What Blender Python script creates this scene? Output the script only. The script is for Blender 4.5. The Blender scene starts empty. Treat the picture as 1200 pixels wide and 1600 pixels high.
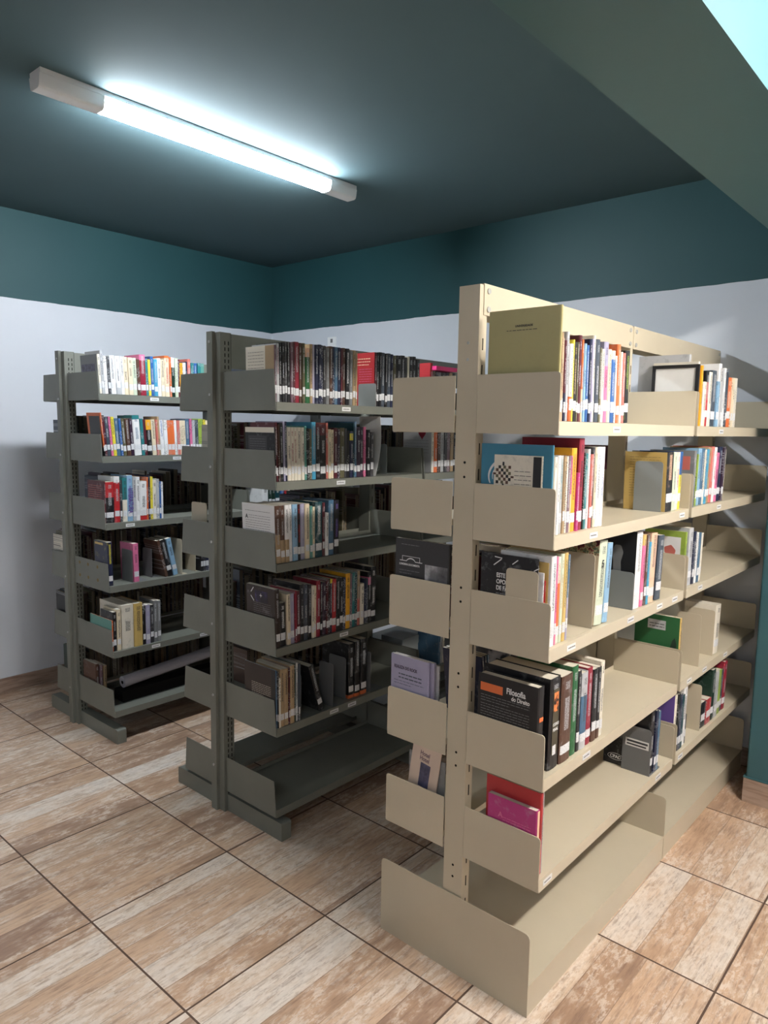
import bpy, bmesh, math, random, re
from mathutils import Matrix, Vector

random.seed(7)
scene = bpy.context.scene
COL = scene.collection

# ------------------------------------------------------------------ camera
YAW, PITCH, ROLL, FPX, EYE = -0.71917, 0.11679, 0.016596, 1129.03, 1.80927
fw = Vector((math.sin(YAW) * math.cos(PITCH), math.cos(YAW) * math.cos(PITCH), -math.sin(PITCH)))
rt = Vector((math.cos(YAW), -math.sin(YAW), 0))
up = rt.cross(fw)
r2 = rt * math.cos(ROLL) + up * math.sin(ROLL)
u2 = up * math.cos(ROLL) - rt * math.sin(ROLL)
cam_data = bpy.data.cameras.new('camera')
cam = bpy.data.objects.new('camera', cam_data)
COL.objects.link(cam)
m = Matrix((r2, u2, -fw)).transposed().to_4x4()
m.translation = (0, 0, EYE)
cam.matrix_world = m
cam_data.sensor_fit = 'VERTICAL'
cam_data.sensor_height = 24
cam_data.lens = 24 * FPX / 1600
cam_data.clip_start = 0.05
scene.camera = cam

# ------------------------------------------------------------------ world and exposure
world = bpy.data.worlds.new('world')
scene.world = world
world.use_nodes = True
world.node_tree.nodes['Background'].inputs[0].default_value = (0.02, 0.022, 0.026, 1)
world.node_tree.nodes['Background'].inputs[1].default_value = 1.0
scene.view_settings.view_transform = 'Standard'
scene.view_settings.look = 'None'
scene.view_settings.gamma = 1
scene.view_settings.use_curve_mapping = False
scene.view_settings.exposure = 2.15
TUBE = 31.0          # strength of the lit tube over the shelves
TUBE_OTHER = 62.0    # strength of the tube right of the beam, scaled down for added fill tubes

ZC = 3.155           # ceiling
XL, YB = -4.975, 4.166
XR, YF = 3.6, -3.4
PAINT_Z = 2.6


# ------------------------------------------------------------------ helpers
def srgb(*c):
    return tuple(((v / 255) / 12.92 if v / 255 <= 0.04045 else ((v / 255 + 0.055) / 1.055) ** 2.4) for v in c) + (1,)


def link(ob, parent=None):
    COL.objects.link(ob)
    if parent is not None:
        ob.parent = parent
    return ob


def mesh_obj(name, bm, mats, parent=None, loc=None, smooth=False):
    me = bpy.data.meshes.new(name)
    bmesh.ops.recalc_face_normals(bm, faces=bm.faces[:])
    bm.to_mesh(me)
    bm.free()
    if not isinstance(mats, (list, tuple)):
        mats = [mats]
    for mt in mats:
        me.materials.append(mt)
    if smooth:
        for p in me.polygons:
            p.use_smooth = True
    ob = bpy.data.objects.new(name, me)
    link(ob, parent)
    if loc is not None:
        ob.location = loc
    return ob


def empty(name, loc, parent=None):
    ob = bpy.data.objects.new(name, None)
    link(ob, parent)
    ob.location = loc
    ob.empty_display_size = 0.1
    return ob


def tag(ob, label, cat, group=None, kind=None):
    ob['label'] = label
    ob['category'] = cat
    if group:
        ob['group'] = group
    if kind:
        ob['kind'] = kind
    return ob


def box(bm, x0, x1, y0, y1, z0, z1, mi=0, shear=None):
    vs = [bm.verts.new((x, y, z)) for z in (z0, z1) for y in (y0, y1) for x in (x0, x1)]
    if shear:
        for v in vs:
            v.co.x += shear(v.co.z)
    for f in ((0, 2, 3, 1), (4, 5, 7, 6), (0, 1, 5, 4), (2, 6, 7, 3), (0, 4, 6, 2), (1, 3, 7, 5)):
        fc = bm.faces.new([vs[i] for i in f])
        fc.material_index = mi
    return vs


def prism(bm, pts, axis, a, b, mi=0):
    """extrude a closed 2D outline along an axis from a to b"""
    def mk(p, t):
        if axis == 'y':
            return (p[0], t, p[1])
        if axis == 'x':
            return (t, p[0], p[1])
        return (p[0], p[1], t)
    A = [bm.verts.new(mk(p, a)) for p in pts]
    B = [bm.verts.new(mk(p, b)) for p in pts]
    fs = [bm.faces.new(A), bm.faces.new(list(reversed(B)))]
    n = len(pts)
    for i in range(n):
        fs.append(bm.faces.new((A[i], B[i], B[(i + 1) % n], A[(i + 1) % n])))
    for f in fs:
        f.material_index = mi


def rounded(pts, radii, seg=4):
    """round the corners of an outline; radii gives one radius per corner"""
    out = []
    n = len(pts)
    for i, (p, r) in enumerate(zip(pts, radii)):
        p = Vector(p)
        if r <= 0:
            out.append(tuple(p))
            continue
        a = (Vector(pts[i - 1]) - p).normalized()
        b = (Vector(pts[(i + 1) % n]) - p).normalized()
        s, e = p + a * r, p + b * r
        for k in range(seg + 1):
            t = k / seg
            q = s * (1 - t) ** 2 + p * 2 * t * (1 - t) + e * t ** 2
            out.append((q.x, q.y))
    return out


def cyl(bm, p0, p1, r, n=16, mi=0):
    p0, p1 = Vector(p0), Vector(p1)
    d = (p1 - p0).normalized()
    a = d.orthogonal().normalized()
    b = d.cross(a)
    A = [bm.verts.new(p0 + (a * math.cos(2 * math.pi * i / n) + b * math.sin(2 * math.pi * i / n)) * r) for i in range(n)]
    B = [bm.verts.new(p1 + (a * math.cos(2 * math.pi * i / n) + b * math.sin(2 * math.pi * i / n)) * r) for i in range(n)]
    fs = [bm.faces.new(A), bm.faces.new(list(reversed(B)))]
    for i in range(n):
        fs.append(bm.faces.new((A[i], B[i], B[(i + 1) % n], A[(i + 1) % n])))
    for f in fs:
        f.material_index = mi


# ------------------------------------------------------------------ materials
def new_mat(name):
    mt = bpy.data.materials.new(name)
    mt.use_nodes = True
    nt = mt.node_tree
    bsdf = nt.nodes['Principled BSDF']
    return mt, nt, bsdf


def N(nt, kind, **kw):
    n = nt.nodes.new(kind)
    for k, v in kw.items():
        setattr(n, k, v)
    return n


def math_node(nt, op, a, b=None, c=None, clamp=False):
    n = nt.nodes.new('ShaderNodeMath')
    n.operation = op
    n.use_clamp = clamp
    for i, v in enumerate((a, b, c)):
        if v is None:
            continue
        if isinstance(v, (int, float)):
            n.inputs[i].default_value = v
        else:
            nt.links.new(v, n.inputs[i])
    return n.outputs[0]


def mix_col(nt, fac, a, b, blend='MIX'):
    n = nt.nodes.new('ShaderNodeMix')
    n.data_type = 'RGBA'
    n.blend_type = blend
    for i, v in ((0, fac), (6, a), (7, b)):
        if isinstance(v, (int, float)):
            n.inputs[i].default_value = v
        elif isinstance(v, tuple):
            n.inputs[i].default_value = v
        else:
            nt.links.new(v, n.inputs[i])
    return n.outputs[2]


def noise(nt, vec, scale, detail=2.0, rough=0.5, scale_vec=None):
    if scale_vec is not None:
        mp = nt.nodes.new('ShaderNodeMapping')
        mp.inputs['Scale'].default_value = scale_vec
        nt.links.new(vec, mp.inputs[0])
        vec = mp.outputs[0]
    n = nt.nodes.new('ShaderNodeTexNoise')
    n.inputs['Scale'].default_value = scale
    n.inputs['Detail'].default_value = detail
    n.inputs['Roughness'].default_value = rough
    nt.links.new(vec, n.inputs['Vector'])
    return n.outputs[0]


def paint(name, col, rough=0.5, var=0.06, scale=3.0, spec=0.5, bump=0.0, metallic=0.0, specks=0.0, speck_col=(0.2, 0.12, 0.05, 1)):
    mt, nt, bs = new_mat(name)
    tc = N(nt, 'ShaderNodeNewGeometry')
    n1 = noise(nt, tc.outputs['Position'], scale, 4, 0.6)
    dark = tuple(c * (1 - var * 2) for c in col[:3]) + (1,)
    light = tuple(min(1, c * (1 + var * 2)) for c in col[:3]) + (1,)
    c = mix_col(nt, n1, dark, light)
    if specks > 0:
        n2 = noise(nt, tc.outputs['Position'], 30, 4, 0.7)
        msk = math_node(nt, 'GREATER_THAN', n2, 1 - specks)
        c = mix_col(nt, math_node(nt, 'MULTIPLY', msk, 0.55), c, speck_col)
    nt.links.new(c, bs.inputs['Base Color'])
    bs.inputs['Roughness'].default_value = rough
    bs.inputs['Specular IOR Level'].default_value = spec
    bs.inputs['Metallic'].default_value = metallic
    if bump > 0:
        n3 = noise(nt, tc.outputs['Position'], 60, 3, 0.6)
        b = N(nt, 'ShaderNodeBump')
        b.inputs['Strength'].default_value = bump
        b.inputs['Distance'].default_value = 0.002
        nt.links.new(n3, b.inputs['Height'])
        nt.links.new(b.outputs[0], bs.inputs['Normal'])
    return mt


def flat(name, col, rough=0.5, spec=0.5):
    mt, nt, bs = new_mat(name)
    bs.inputs['Base Color'].default_value = col
    bs.inputs['Roughness'].default_value = rough
    bs.inputs['Specular IOR Level'].default_value = spec
    return mt


def emit(name, col, strength):
    mt, nt, bs = new_mat(name)
    bs.inputs['Base Color'].default_value = (0.8, 0.8, 0.8, 1)
    bs.inputs['Emission Color'].default_value = col
    bs.inputs['Emission Strength'].default_value = strength
    return mt


M_beige = paint('beige_enamel', (0.54, 0.475, 0.355, 1), rough=0.38, var=0.03, scale=5, spec=0.5, specks=0.2, speck_col=(0.33, 0.27, 0.17, 1))
M_grey = paint('grey_enamel', (0.172, 0.178, 0.152, 1), rough=0.42, var=0.08, scale=6, spec=0.5, specks=0.26, speck_col=(0.09, 0.085, 0.06, 1))
M_screw = flat('screw_steel', (0.6, 0.6, 0.58, 1), 0.25)
M_screw.node_tree.nodes['Principled BSDF'].inputs['Metallic'].default_value = 0.35
M_dark = flat('dark_hole', (0.012, 0.011, 0.010, 1), 0.9, 0.1)
M_paper = paint('paper', (0.72, 0.72, 0.71, 1), rough=0.8, var=0.03, scale=20)
M_plastic = flat('white_plastic', (0.86, 0.87, 0.88, 1), 0.35)
M_ink = flat('printed_ink', (0.03, 0.03, 0.035, 1), 0.7)
M_white_ink = flat('white_print', (0.75, 0.75, 0.75, 1), 0.6)
M_greyplate = paint('dark_grey_plate', (0.15, 0.155, 0.16, 1), rough=0.45, var=0.04)
M_steelplate = paint('steel_plate', (0.24, 0.26, 0.26, 1), rough=0.4, var=0.05)


def wall_material():
    mt, nt, bs = new_mat('two_tone_wall_paint')
    g = N(nt, 'ShaderNodeNewGeometry')
    sep = N(nt, 'ShaderNodeSeparateXYZ')
    nt.links.new(g.outputs['Position'], sep.inputs[0])
    wob = noise(nt, g.outputs['Position'], 2.2, 3, 0.6)
    z = math_node(nt, 'ADD', sep.outputs[2], math_node(nt, 'MULTIPLY', math_node(nt, 'SUBTRACT', wob, 0.5), 0.03))
    msk = math_node(nt, 'GREATER_THAN', z, PAINT_Z)
    n1 = noise(nt, g.outputs['Position'], 1.6, 4, 0.6)
    white = mix_col(nt, n1, (0.63, 0.66, 0.72, 1), (0.71, 0.74, 0.79, 1))
    teal = mix_col(nt, n1, (0.019, 0.072, 0.083, 1), (0.024, 0.086, 0.095, 1))
    nt.links.new(mix_col(nt, msk, white, teal), bs.inputs['Base Color'])
    bs.inputs['Roughness'].default_value = 0.55
    bs.inputs['Specular IOR Level'].default_value = 0.35
    b = N(nt, 'ShaderNodeBump')
    b.inputs['Strength'].default_value = 0.25
    b.inputs['Distance'].default_value = 0.004
    nt.links.new(noise(nt, g.outputs['Position'], 14, 4, 0.6), b.inputs['Height'])
    nt.links.new(b.outputs[0], bs.inputs['Normal'])
    return mt


M_wall = wall_material()
M_teal = paint('teal_paint', (0.034, 0.098, 0.114, 1), rough=0.5, var=0.05, scale=1.5, bump=0.1, spec=0.4)
M_ceiling = paint('teal_ceiling_paint', (0.088, 0.146, 0.164, 1), rough=0.85, var=0.03, scale=1.2, bump=0.06, spec=0.2)
M_soffit = paint('teal_beam_paint', (0.040, 0.118, 0.128, 1), rough=0.5, var=0.03, scale=1.5, bump=0.1)
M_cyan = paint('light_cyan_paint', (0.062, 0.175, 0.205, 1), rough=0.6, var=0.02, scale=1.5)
M_plainwall = paint('white_wall_paint', (0.60, 0.61, 0.64, 1), rough=0.6, var=0.02)


def floor_material(name='wood_print_tiles', grout=True):
    mt, nt, bs = new_mat(name)
    g = N(nt, 'ShaderNodeNewGeometry')
    sep = N(nt, 'ShaderNodeSeparateXYZ')
    nt.links.new(g.outputs['Position'], sep.inputs[0])
    T = 0.6
    tx = math_node(nt, 'DIVIDE', math_node(nt, 'ADD', sep.outputs[0], 1.7908 + 6.0), T)
    ty = math_node(nt, 'DIVIDE', math_node(nt, 'SUBTRACT', sep.outputs[1], 1.7497 - 6.0), T)
    ix, iy = math_node(nt, 'FLOOR', tx), math_node(nt, 'FLOOR', ty)
    fx, fy = math_node(nt, 'SUBTRACT', tx, ix), math_node(nt, 'SUBTRACT', ty, iy)
    wn0 = N(nt, 'ShaderNodeTexWhiteNoise', noise_dimensions='2D')
    cmb0 = N(nt, 'ShaderNodeCombineXYZ')
    nt.links.new(ix, cmb0.inputs[0])
    nt.links.new(iy, cmb0.inputs[1])
    nt.links.new(cmb0.outputs[0], wn0.inputs['Vector'])
    # printed boards: five strips of unequal width in every tile, running along the room
    shift = math_node(nt, 'MULTIPLY', wn0.outputs[0], 0.35)
    wob = noise(nt, g.outputs['Position'], 1.0, 3, 0.6, scale_vec=(3, 1.2, 1))
    s = math_node(nt, 'MULTIPLY', math_node(nt, 'ADD', fx, shift), 4.6)
    strip = math_node(nt, 'FLOOR', s)
    fs = math_node(nt, 'SUBTRACT', s, strip)
    cmb = N(nt, 'ShaderNodeCombineXYZ')
    nt.links.new(ix, cmb.inputs[0])
    nt.links.new(iy, cmb.inputs[1])
    nt.links.new(strip, cmb.inputs[2])
    wn = N(nt, 'ShaderNodeTexWhiteNoise', noise_dimensions='3D')
    nt.links.new(cmb.outputs[0], wn.inputs['Vector'])
    # grain coordinates differ per board
    off = N(nt, 'ShaderNodeVectorMath', operation='SCALE')
    nt.links.new(wn.outputs[1], off.inputs[0])
    off.inputs['Scale'].default_value = 40
    add = N(nt, 'ShaderNodeVectorMath', operation='ADD')
    nt.links.new(g.outputs['Position'], add.inputs[0])
    nt.links.new(off.outputs[0], add.inputs[1])
    P = add.outputs[0]
    grain = noise(nt, P, 1.0, 6, 0.65, scale_vec=(75, 7, 1))
    blot = noise(nt, P, 1.0, 4, 0.6, scale_vec=(14, 4.5, 1))
    rub = noise(nt, P, 1.0, 8, 0.75, scale_vec=(60, 22, 1))
    ramp = N(nt, 'ShaderNodeValToRGB')
    e = ramp.color_ramp.elements
    e[0].position, e[0].color = 0.0, srgb(150, 122, 104)
    e[1].position, e[1].color = 1.0, srgb(214, 202, 190)
    for p, c in ((0.22, srgb(176, 144, 118)), (0.45, srgb(202, 170, 142)), (0.62, srgb(196, 166, 140)), (0.8, srgb(210, 188, 166))):
        k = e.new(p)
        k.color = c
    nt.links.new(math_node(nt, 'ADD', math_node(nt, 'MULTIPLY', wn.outputs[0], 0.85),
                           math_node(nt, 'MULTIPLY', math_node(nt, 'SUBTRACT', blot, 0.42), 0.8), clamp=True), ramp.inputs[0])
    c = ramp.outputs[0]
    dk = math_node(nt, 'MULTIPLY', math_node(nt, 'SUBTRACT', 0.50, grain, clamp=True), 6, clamp=True)
    c = mix_col(nt, math_node(nt, 'MULTIPLY', dk, 0.6), c, srgb(130, 102, 86))
    fine = noise(nt, P, 1.0, 4, 0.7, scale_vec=(190, 14, 1))
    dk2 = math_node(nt, 'MULTIPLY', math_node(nt, 'SUBTRACT', 0.46, fine, clamp=True), 9, clamp=True)
    c = mix_col(nt, math_node(nt, 'MULTIPLY', dk2, 0.42), c, srgb(120, 92, 74))
    # whitish rubbed patches, mostly on the pale boards
    w1 = math_node(nt, 'MULTIPLY', math_node(nt, 'SUBTRACT', rub, 0.47, clamp=True), 12, clamp=True)
    pale = math_node(nt, 'ADD', math_node(nt, 'MULTIPLY', math_node(nt, 'SUBTRACT', blot, 0.42, clamp=True), 6), math_node(nt, 'MULTIPLY', math_node(nt, 'SUBTRACT', wn.outputs[0], 0.6, clamp=True), 2.2), clamp=True)
    c = mix_col(nt, math_node(nt, 'MULTIPLY', math_node(nt, 'MULTIPLY', w1, pale), 0.62), c, srgb(226, 214, 202))
    # board joints
    j = math_node(nt, 'LESS_THAN', fs, 0.022)
    c = mix_col(nt, math_node(nt, 'MULTIPLY', j, 0.45), c, srgb(100, 74, 58))
    if grout:
        gw = 0.0058
        ex = math_node(nt, 'MINIMUM', fx, math_node(nt, 'SUBTRACT', 1.0, fx))
        ey = math_node(nt, 'MINIMUM', fy, math_node(nt, 'SUBTRACT', 1.0, fy))
        gm = math_node(nt, 'LESS_THAN', math_node(nt, 'MINIMUM', ex, ey), gw)
        c = mix_col(nt, gm, c, srgb(86, 66, 54))
        rough = math_node(nt, 'ADD', 0.36, math_node(nt, 'MULTIPLY', gm, 0.5))
        nt.links.new(rough, bs.inputs['Roughness'])
        b = N(nt, 'ShaderNodeBump')
        b.inputs['Strength'].default_value = 0.5
        b.inputs['Distance'].default_value = 0.002
        nt.links.new(math_node(nt, 'SUBTRACT', math_node(nt, 'MULTIPLY', grain, 0.25), gm), b.inputs['Height'])
        nt.links.new(b.outputs[0], bs.inputs['Normal'])
    else:
        bs.inputs['Roughness'].default_value = 0.4
    nt.links.new(c, bs.inputs['Base Color'])
    bs.inputs['Specular IOR Level'].default_value = 0.45
    return mt


M_floor = floor_material()


def skirting_material():
    mt, nt, bs = new_mat('wood_print_skirting')
    g = N(nt, 'ShaderNodeNewGeometry')
    grain = noise(nt, g.outputs['Position'], 1.0, 6, 0.65, scale_vec=(5, 5, 60))
    blot = noise(nt, g.outputs['Position'], 1.0, 4, 0.6, scale_vec=(3, 3, 10))
    c = mix_col(nt, blot, srgb(140, 112, 96), srgb(190, 170, 154))
    c = mix_col(nt, math_node(nt, 'MULTIPLY', math_node(nt, 'SUBTRACT', 0.55, grain, clamp=True), 3, clamp=True), c, srgb(104, 80, 66))
    nt.links.new(c, bs.inputs['Base Color'])
    bs.inputs['Roughness'].default_value = 0.4
    return mt


M_skirt = skirting_material()


def book_material(name='book_cover', fixed=None):
    """cover colour from the object's colour, a coloured band and printed title from the object's own properties"""
    mt, nt, bs = new_mat(name)
    tc = N(nt, 'ShaderNodeTexCoord')
    sep = N(nt, 'ShaderNodeSeparateXYZ')
    nt.links.new(tc.outputs['Object'], sep.inputs[0])
    x, y, z = sep.outputs
    oi = N(nt, 'ShaderNodeObjectInfo')
    ink = N(nt, 'ShaderNodeAttribute', attribute_type='OBJECT', attribute_name='ink')
    band = N(nt, 'ShaderNodeAttribute', attribute_type='OBJECT', attribute_name='band')
    br = N(nt, 'ShaderNodeAttribute', attribute_type='OBJECT', attribute_name='band_range')
    dm = N(nt, 'ShaderNodeAttribute', attribute_type='OBJECT', attribute_name='dims')
    bsep, dsep = N(nt, 'ShaderNodeSeparateXYZ'), N(nt, 'ShaderNodeSeparateXYZ')
    nt.links.new(br.outputs['Vector'], bsep.inputs[0])
    nt.links.new(dm.outputs['Vector'], dsep.inputs[0])
    w, h, seed = dsep.outputs
    tz = math_node(nt, 'DIVIDE', z, h)
    wy = math_node(nt, 'DIVIDE', y, w)
    inb = math_node(nt, 'MULTIPLY', math_node(nt, 'GREATER_THAN', tz, bsep.outputs[0]), math_node(nt, 'LESS_THAN', tz, bsep.outputs[1]))
    base = mix_col(nt, inb, oi.outputs['Color'], band.outputs['Color'])
    # soft wear and a picture-like blotch
    cmb = N(nt, 'ShaderNodeCombineXYZ')
    nt.links.new(math_node(nt, 'MULTIPLY', x, 1.0), cmb.inputs[0])
    nt.links.new(math_node(nt, 'ADD', y, seed), cmb.inputs[1])
    nt.links.new(z, cmb.inputs[2])
    v = cmb.outputs[0]
    wear = noise(nt, v, 28, 4, 0.65)
    base = mix_col(nt, math_node(nt, 'MULTIPLY', math_node(nt, 'SUBTRACT', wear, 0.55, clamp=True), 1.6, clamp=True), base, ink.outputs['Color'])
    # title: letter-like marks along the spine
    spine = math_node(nt, 'GREATER_THAN', x, -0.006)
    fr = math_node(nt, 'FRACT', math_node(nt, 'MULTIPLY', seed, 7.31))
    t0 = math_node(nt, 'ADD', 0.3, math_node(nt, 'MULTIPLY', fr, 0.25))
    t1 = math_node(nt, 'ADD', t0, math_node(nt, 'ADD', 0.22, math_node(nt, 'MULTIPLY', math_node(nt, 'FRACT', math_node(nt, 'MULTIPLY', seed, 3.7)), 0.3)))
    zr = math_node(nt, 'MULTIPLY', math_node(nt, 'GREATER_THAN', tz, t0), math_node(nt, 'LESS_THAN', tz, t1))
    yr = math_node(nt, 'MULTIPLY', math_node(nt, 'GREATER_THAN', wy, 0.3), math_node(nt, 'LESS_THAN', wy, 0.7))
    letters = noise(nt, v, 1.0, 1, 0.5, scale_vec=(1, 260, 420))
    words = noise(nt, v, 1.0, 0, 0.5, scale_vec=(0.001, 0.001, 70))
    lm = math_node(nt, 'MULTIPLY', math_node(nt, 'GREATER_THAN', letters, 0.48), math_node(nt, 'GREATER_THAN', words, 0.36))
    m1 = math_node(nt, 'MULTIPLY', math_node(nt, 'MULTIPLY', zr, yr), math_node(nt, 'MULTIPLY', lm, spine))
    # author line near the top, rules across the spine
    zr2 = math_node(nt, 'MULTIPLY', math_node(nt, 'GREATER_THAN', tz, 0.84), math_node(nt, 'LESS_THAN', tz, 0.93))
    m2 = math_node(nt, 'MULTIPLY', math_node(nt, 'MULTIPLY', zr2, yr), math_node(nt, 'MULTIPLY', math_node(nt, 'GREATER_THAN', letters, 0.5), spine))
    mk = math_node(nt, 'MULTIPLY', math_node(nt, 'MAXIMUM', m1, m2), 0.85)
    c = mix_col(nt, mk, base, ink.outputs['Color'])
    nt.links.new(c, bs.inputs['Base Color'])
    bs.inputs['Roughness'].default_value = 0.38
    bs.inputs['Specular IOR Level'].default_value = 0.45
    return mt


M_book = book_material()


def pages_material():
    mt, nt, bs = new_mat('book_pages')
    tc = N(nt, 'ShaderNodeTexCoord')
    ln = noise(nt, tc.outputs['Object'], 1.0, 2, 0.5, scale_vec=(3, 900, 3))
    nt.links.new(mix_col(nt, ln, (0.50, 0.45, 0.36, 1), (0.70, 0.66, 0.56, 1)), bs.inputs['Base Color'])
    bs.inputs['Roughness'].default_value = 0.85
    return mt


M_pages = pages_material()


def spine_label_material():
    mt, nt, bs = new_mat('call_number_label')
    tc = N(nt, 'ShaderNodeTexCoord')
    n1 = noise(nt, tc.outputs['Object'], 1.0, 1, 0.5, scale_vec=(1, 300, 420))
    msk = math_node(nt, 'GREATER_THAN', n1, 0.60)
    nt.links.new(mix_col(nt, math_node(nt, 'MULTIPLY', msk, 0.6), (0.72, 0.73, 0.75, 1), (0.15, 0.15, 0.17, 1)), bs.inputs['Base Color'])
    bs.inputs['Roughness'].default_value = 0.4
    return mt


M_slabel = spine_label_material()

PAL = dict(white=(226, 226, 226), ivory=(222, 214, 196), lightgrey=(178, 180, 184), grey=(122, 124, 126), darkgrey=(58, 58, 62),
           black=(26, 26, 30), navy=(30, 36, 68), blue=(38, 92, 165), lightblue=(128, 172, 206), skyblue=(58, 152, 192),
           steel=(66, 104, 136), slate=(62, 72, 86), teal=(34, 122, 126), darkteal=(14, 66, 76), seagreen=(84, 150, 138),
           green=(30, 100, 52), darkgreen=(18, 50, 38), lime=(152, 180, 66), yellow=(232, 214, 50), amber=(236, 166, 24),
           orange=(228, 104, 44), peach=(234, 186, 152), salmon=(204, 104, 92), red=(190, 34, 40), crimson=(150, 28, 50),
           maroon=(90, 26, 38), pink=(220, 104, 150), magenta=(190, 40, 124), purple=(102, 76, 158), lavender=(156, 152, 182),
           plum=(54, 34, 56), brown=(86, 56, 42), tan=(172, 144, 106), olive=(96, 92, 64), ochre=(206, 172, 92),
           palegreen=(198, 208, 182), mauve=(120, 92, 104), cream=(222, 206, 174), umber=(50, 38, 34))
WORD = dict(umber='dark brown', lightgrey='light grey', darkgrey='charcoal', navy='navy blue', lightblue='light blue', skyblue='sky blue', steel='steel blue',
            slate='slate', darkteal='dark teal', seagreen='sea green', darkgreen='dark green', palegreen='pale green', lime='lime green')
LIGHT = {'white', 'ivory', 'lightgrey', 'lightblue', 'yellow', 'amber', 'peach', 'cream', 'palegreen', 'lime', 'ochre', 'pink', 'tan'}


def pc(name):
    c_ = PAL[name]
    g_ = sum(c_) / 3
    return srgb(*[v * 0.86 + g_ * 0.14 for v in c_])


def word(name):
    return WORD.get(name, name)


def txt(body, size, mat, name, parent, mtx, align='LEFT', extrude=0.0002, sx=1.0):
    """lettering as a real mesh lying on a surface"""
    cu = bpy.data.curves.new(name, 'FONT')
    cu.body = body
    cu.size = size
    cu.extrude = extrude
    cu.offset = size * 0.022
    cu.align_x = align
    tmp = bpy.data.objects.new(name, cu)
    COL.objects.link(tmp)
    bpy.context.view_layer.update()
    dg = bpy.context.evaluated_depsgraph_get()
    me = bpy.data.meshes.new_from_object(tmp.evaluated_get(dg))
    COL.objects.unlink(tmp)
    bpy.data.objects.remove(tmp)
    bpy.data.curves.remove(cu)
    me.transform(mtx @ Matrix.Diagonal((sx, 1, 1, 1)))
    me.materials.clear()
    me.materials.append(mat)
    ob = bpy.data.objects.new(name, me)
    link(ob, parent)
    return ob


def face_mtx(x, y, z, facing='-y', roll=0.0):
    """text plane: origin at (x,y,z), facing -y, +x or along a spine (facing +x, reading upwards)"""
    if facing == '-y':
        R = Matrix.Rotation(math.pi / 2, 4, 'X')
    elif facing == '+x':
        R = Matrix.Rotation(math.pi / 2, 4, 'Z') @ Matrix.Rotation(math.pi / 2, 4, 'X')
    elif facing == 'spine_down':
        R = Matrix.Rotation(math.pi / 2, 4, 'Z') @ Matrix.Rotation(math.pi / 2, 4, 'X') @ Matrix.Rotation(-math.pi / 2, 4, 'Z')
    elif facing == 'spine_up':
        R = Matrix.Rotation(math.pi / 2, 4, 'Z') @ Matrix.Rotation(math.pi / 2, 4, 'X') @ Matrix.Rotation(math.pi / 2, 4, 'Z')
    if roll:
        R = R @ Matrix.Rotation(roll, 4, 'Z')
    return Matrix.Translation((x, y, z)) @ R


def print_lines(name, parent, x0, x1, z0, n, dz, mat, y, th=0.0016, seed=1, last=0.6):
    """lines of small print on a face looking to -y: word-long dashes"""
    rnd = random.Random(seed)
    bm = bmesh.new()
    for i in range(n):
        z = z0 - i * dz
        x = x0
        xe = x1 if i < n - 1 else x0 + (x1 - x0) * last
        while x < xe:
            wd = min(rnd.uniform(0.006, 0.02), xe - x)
            box(bm, x, x + wd, y - 0.0004, y, z, z + th)
            x += wd + 0.003
    return mesh_obj(name, bm, mat, parent)

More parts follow.
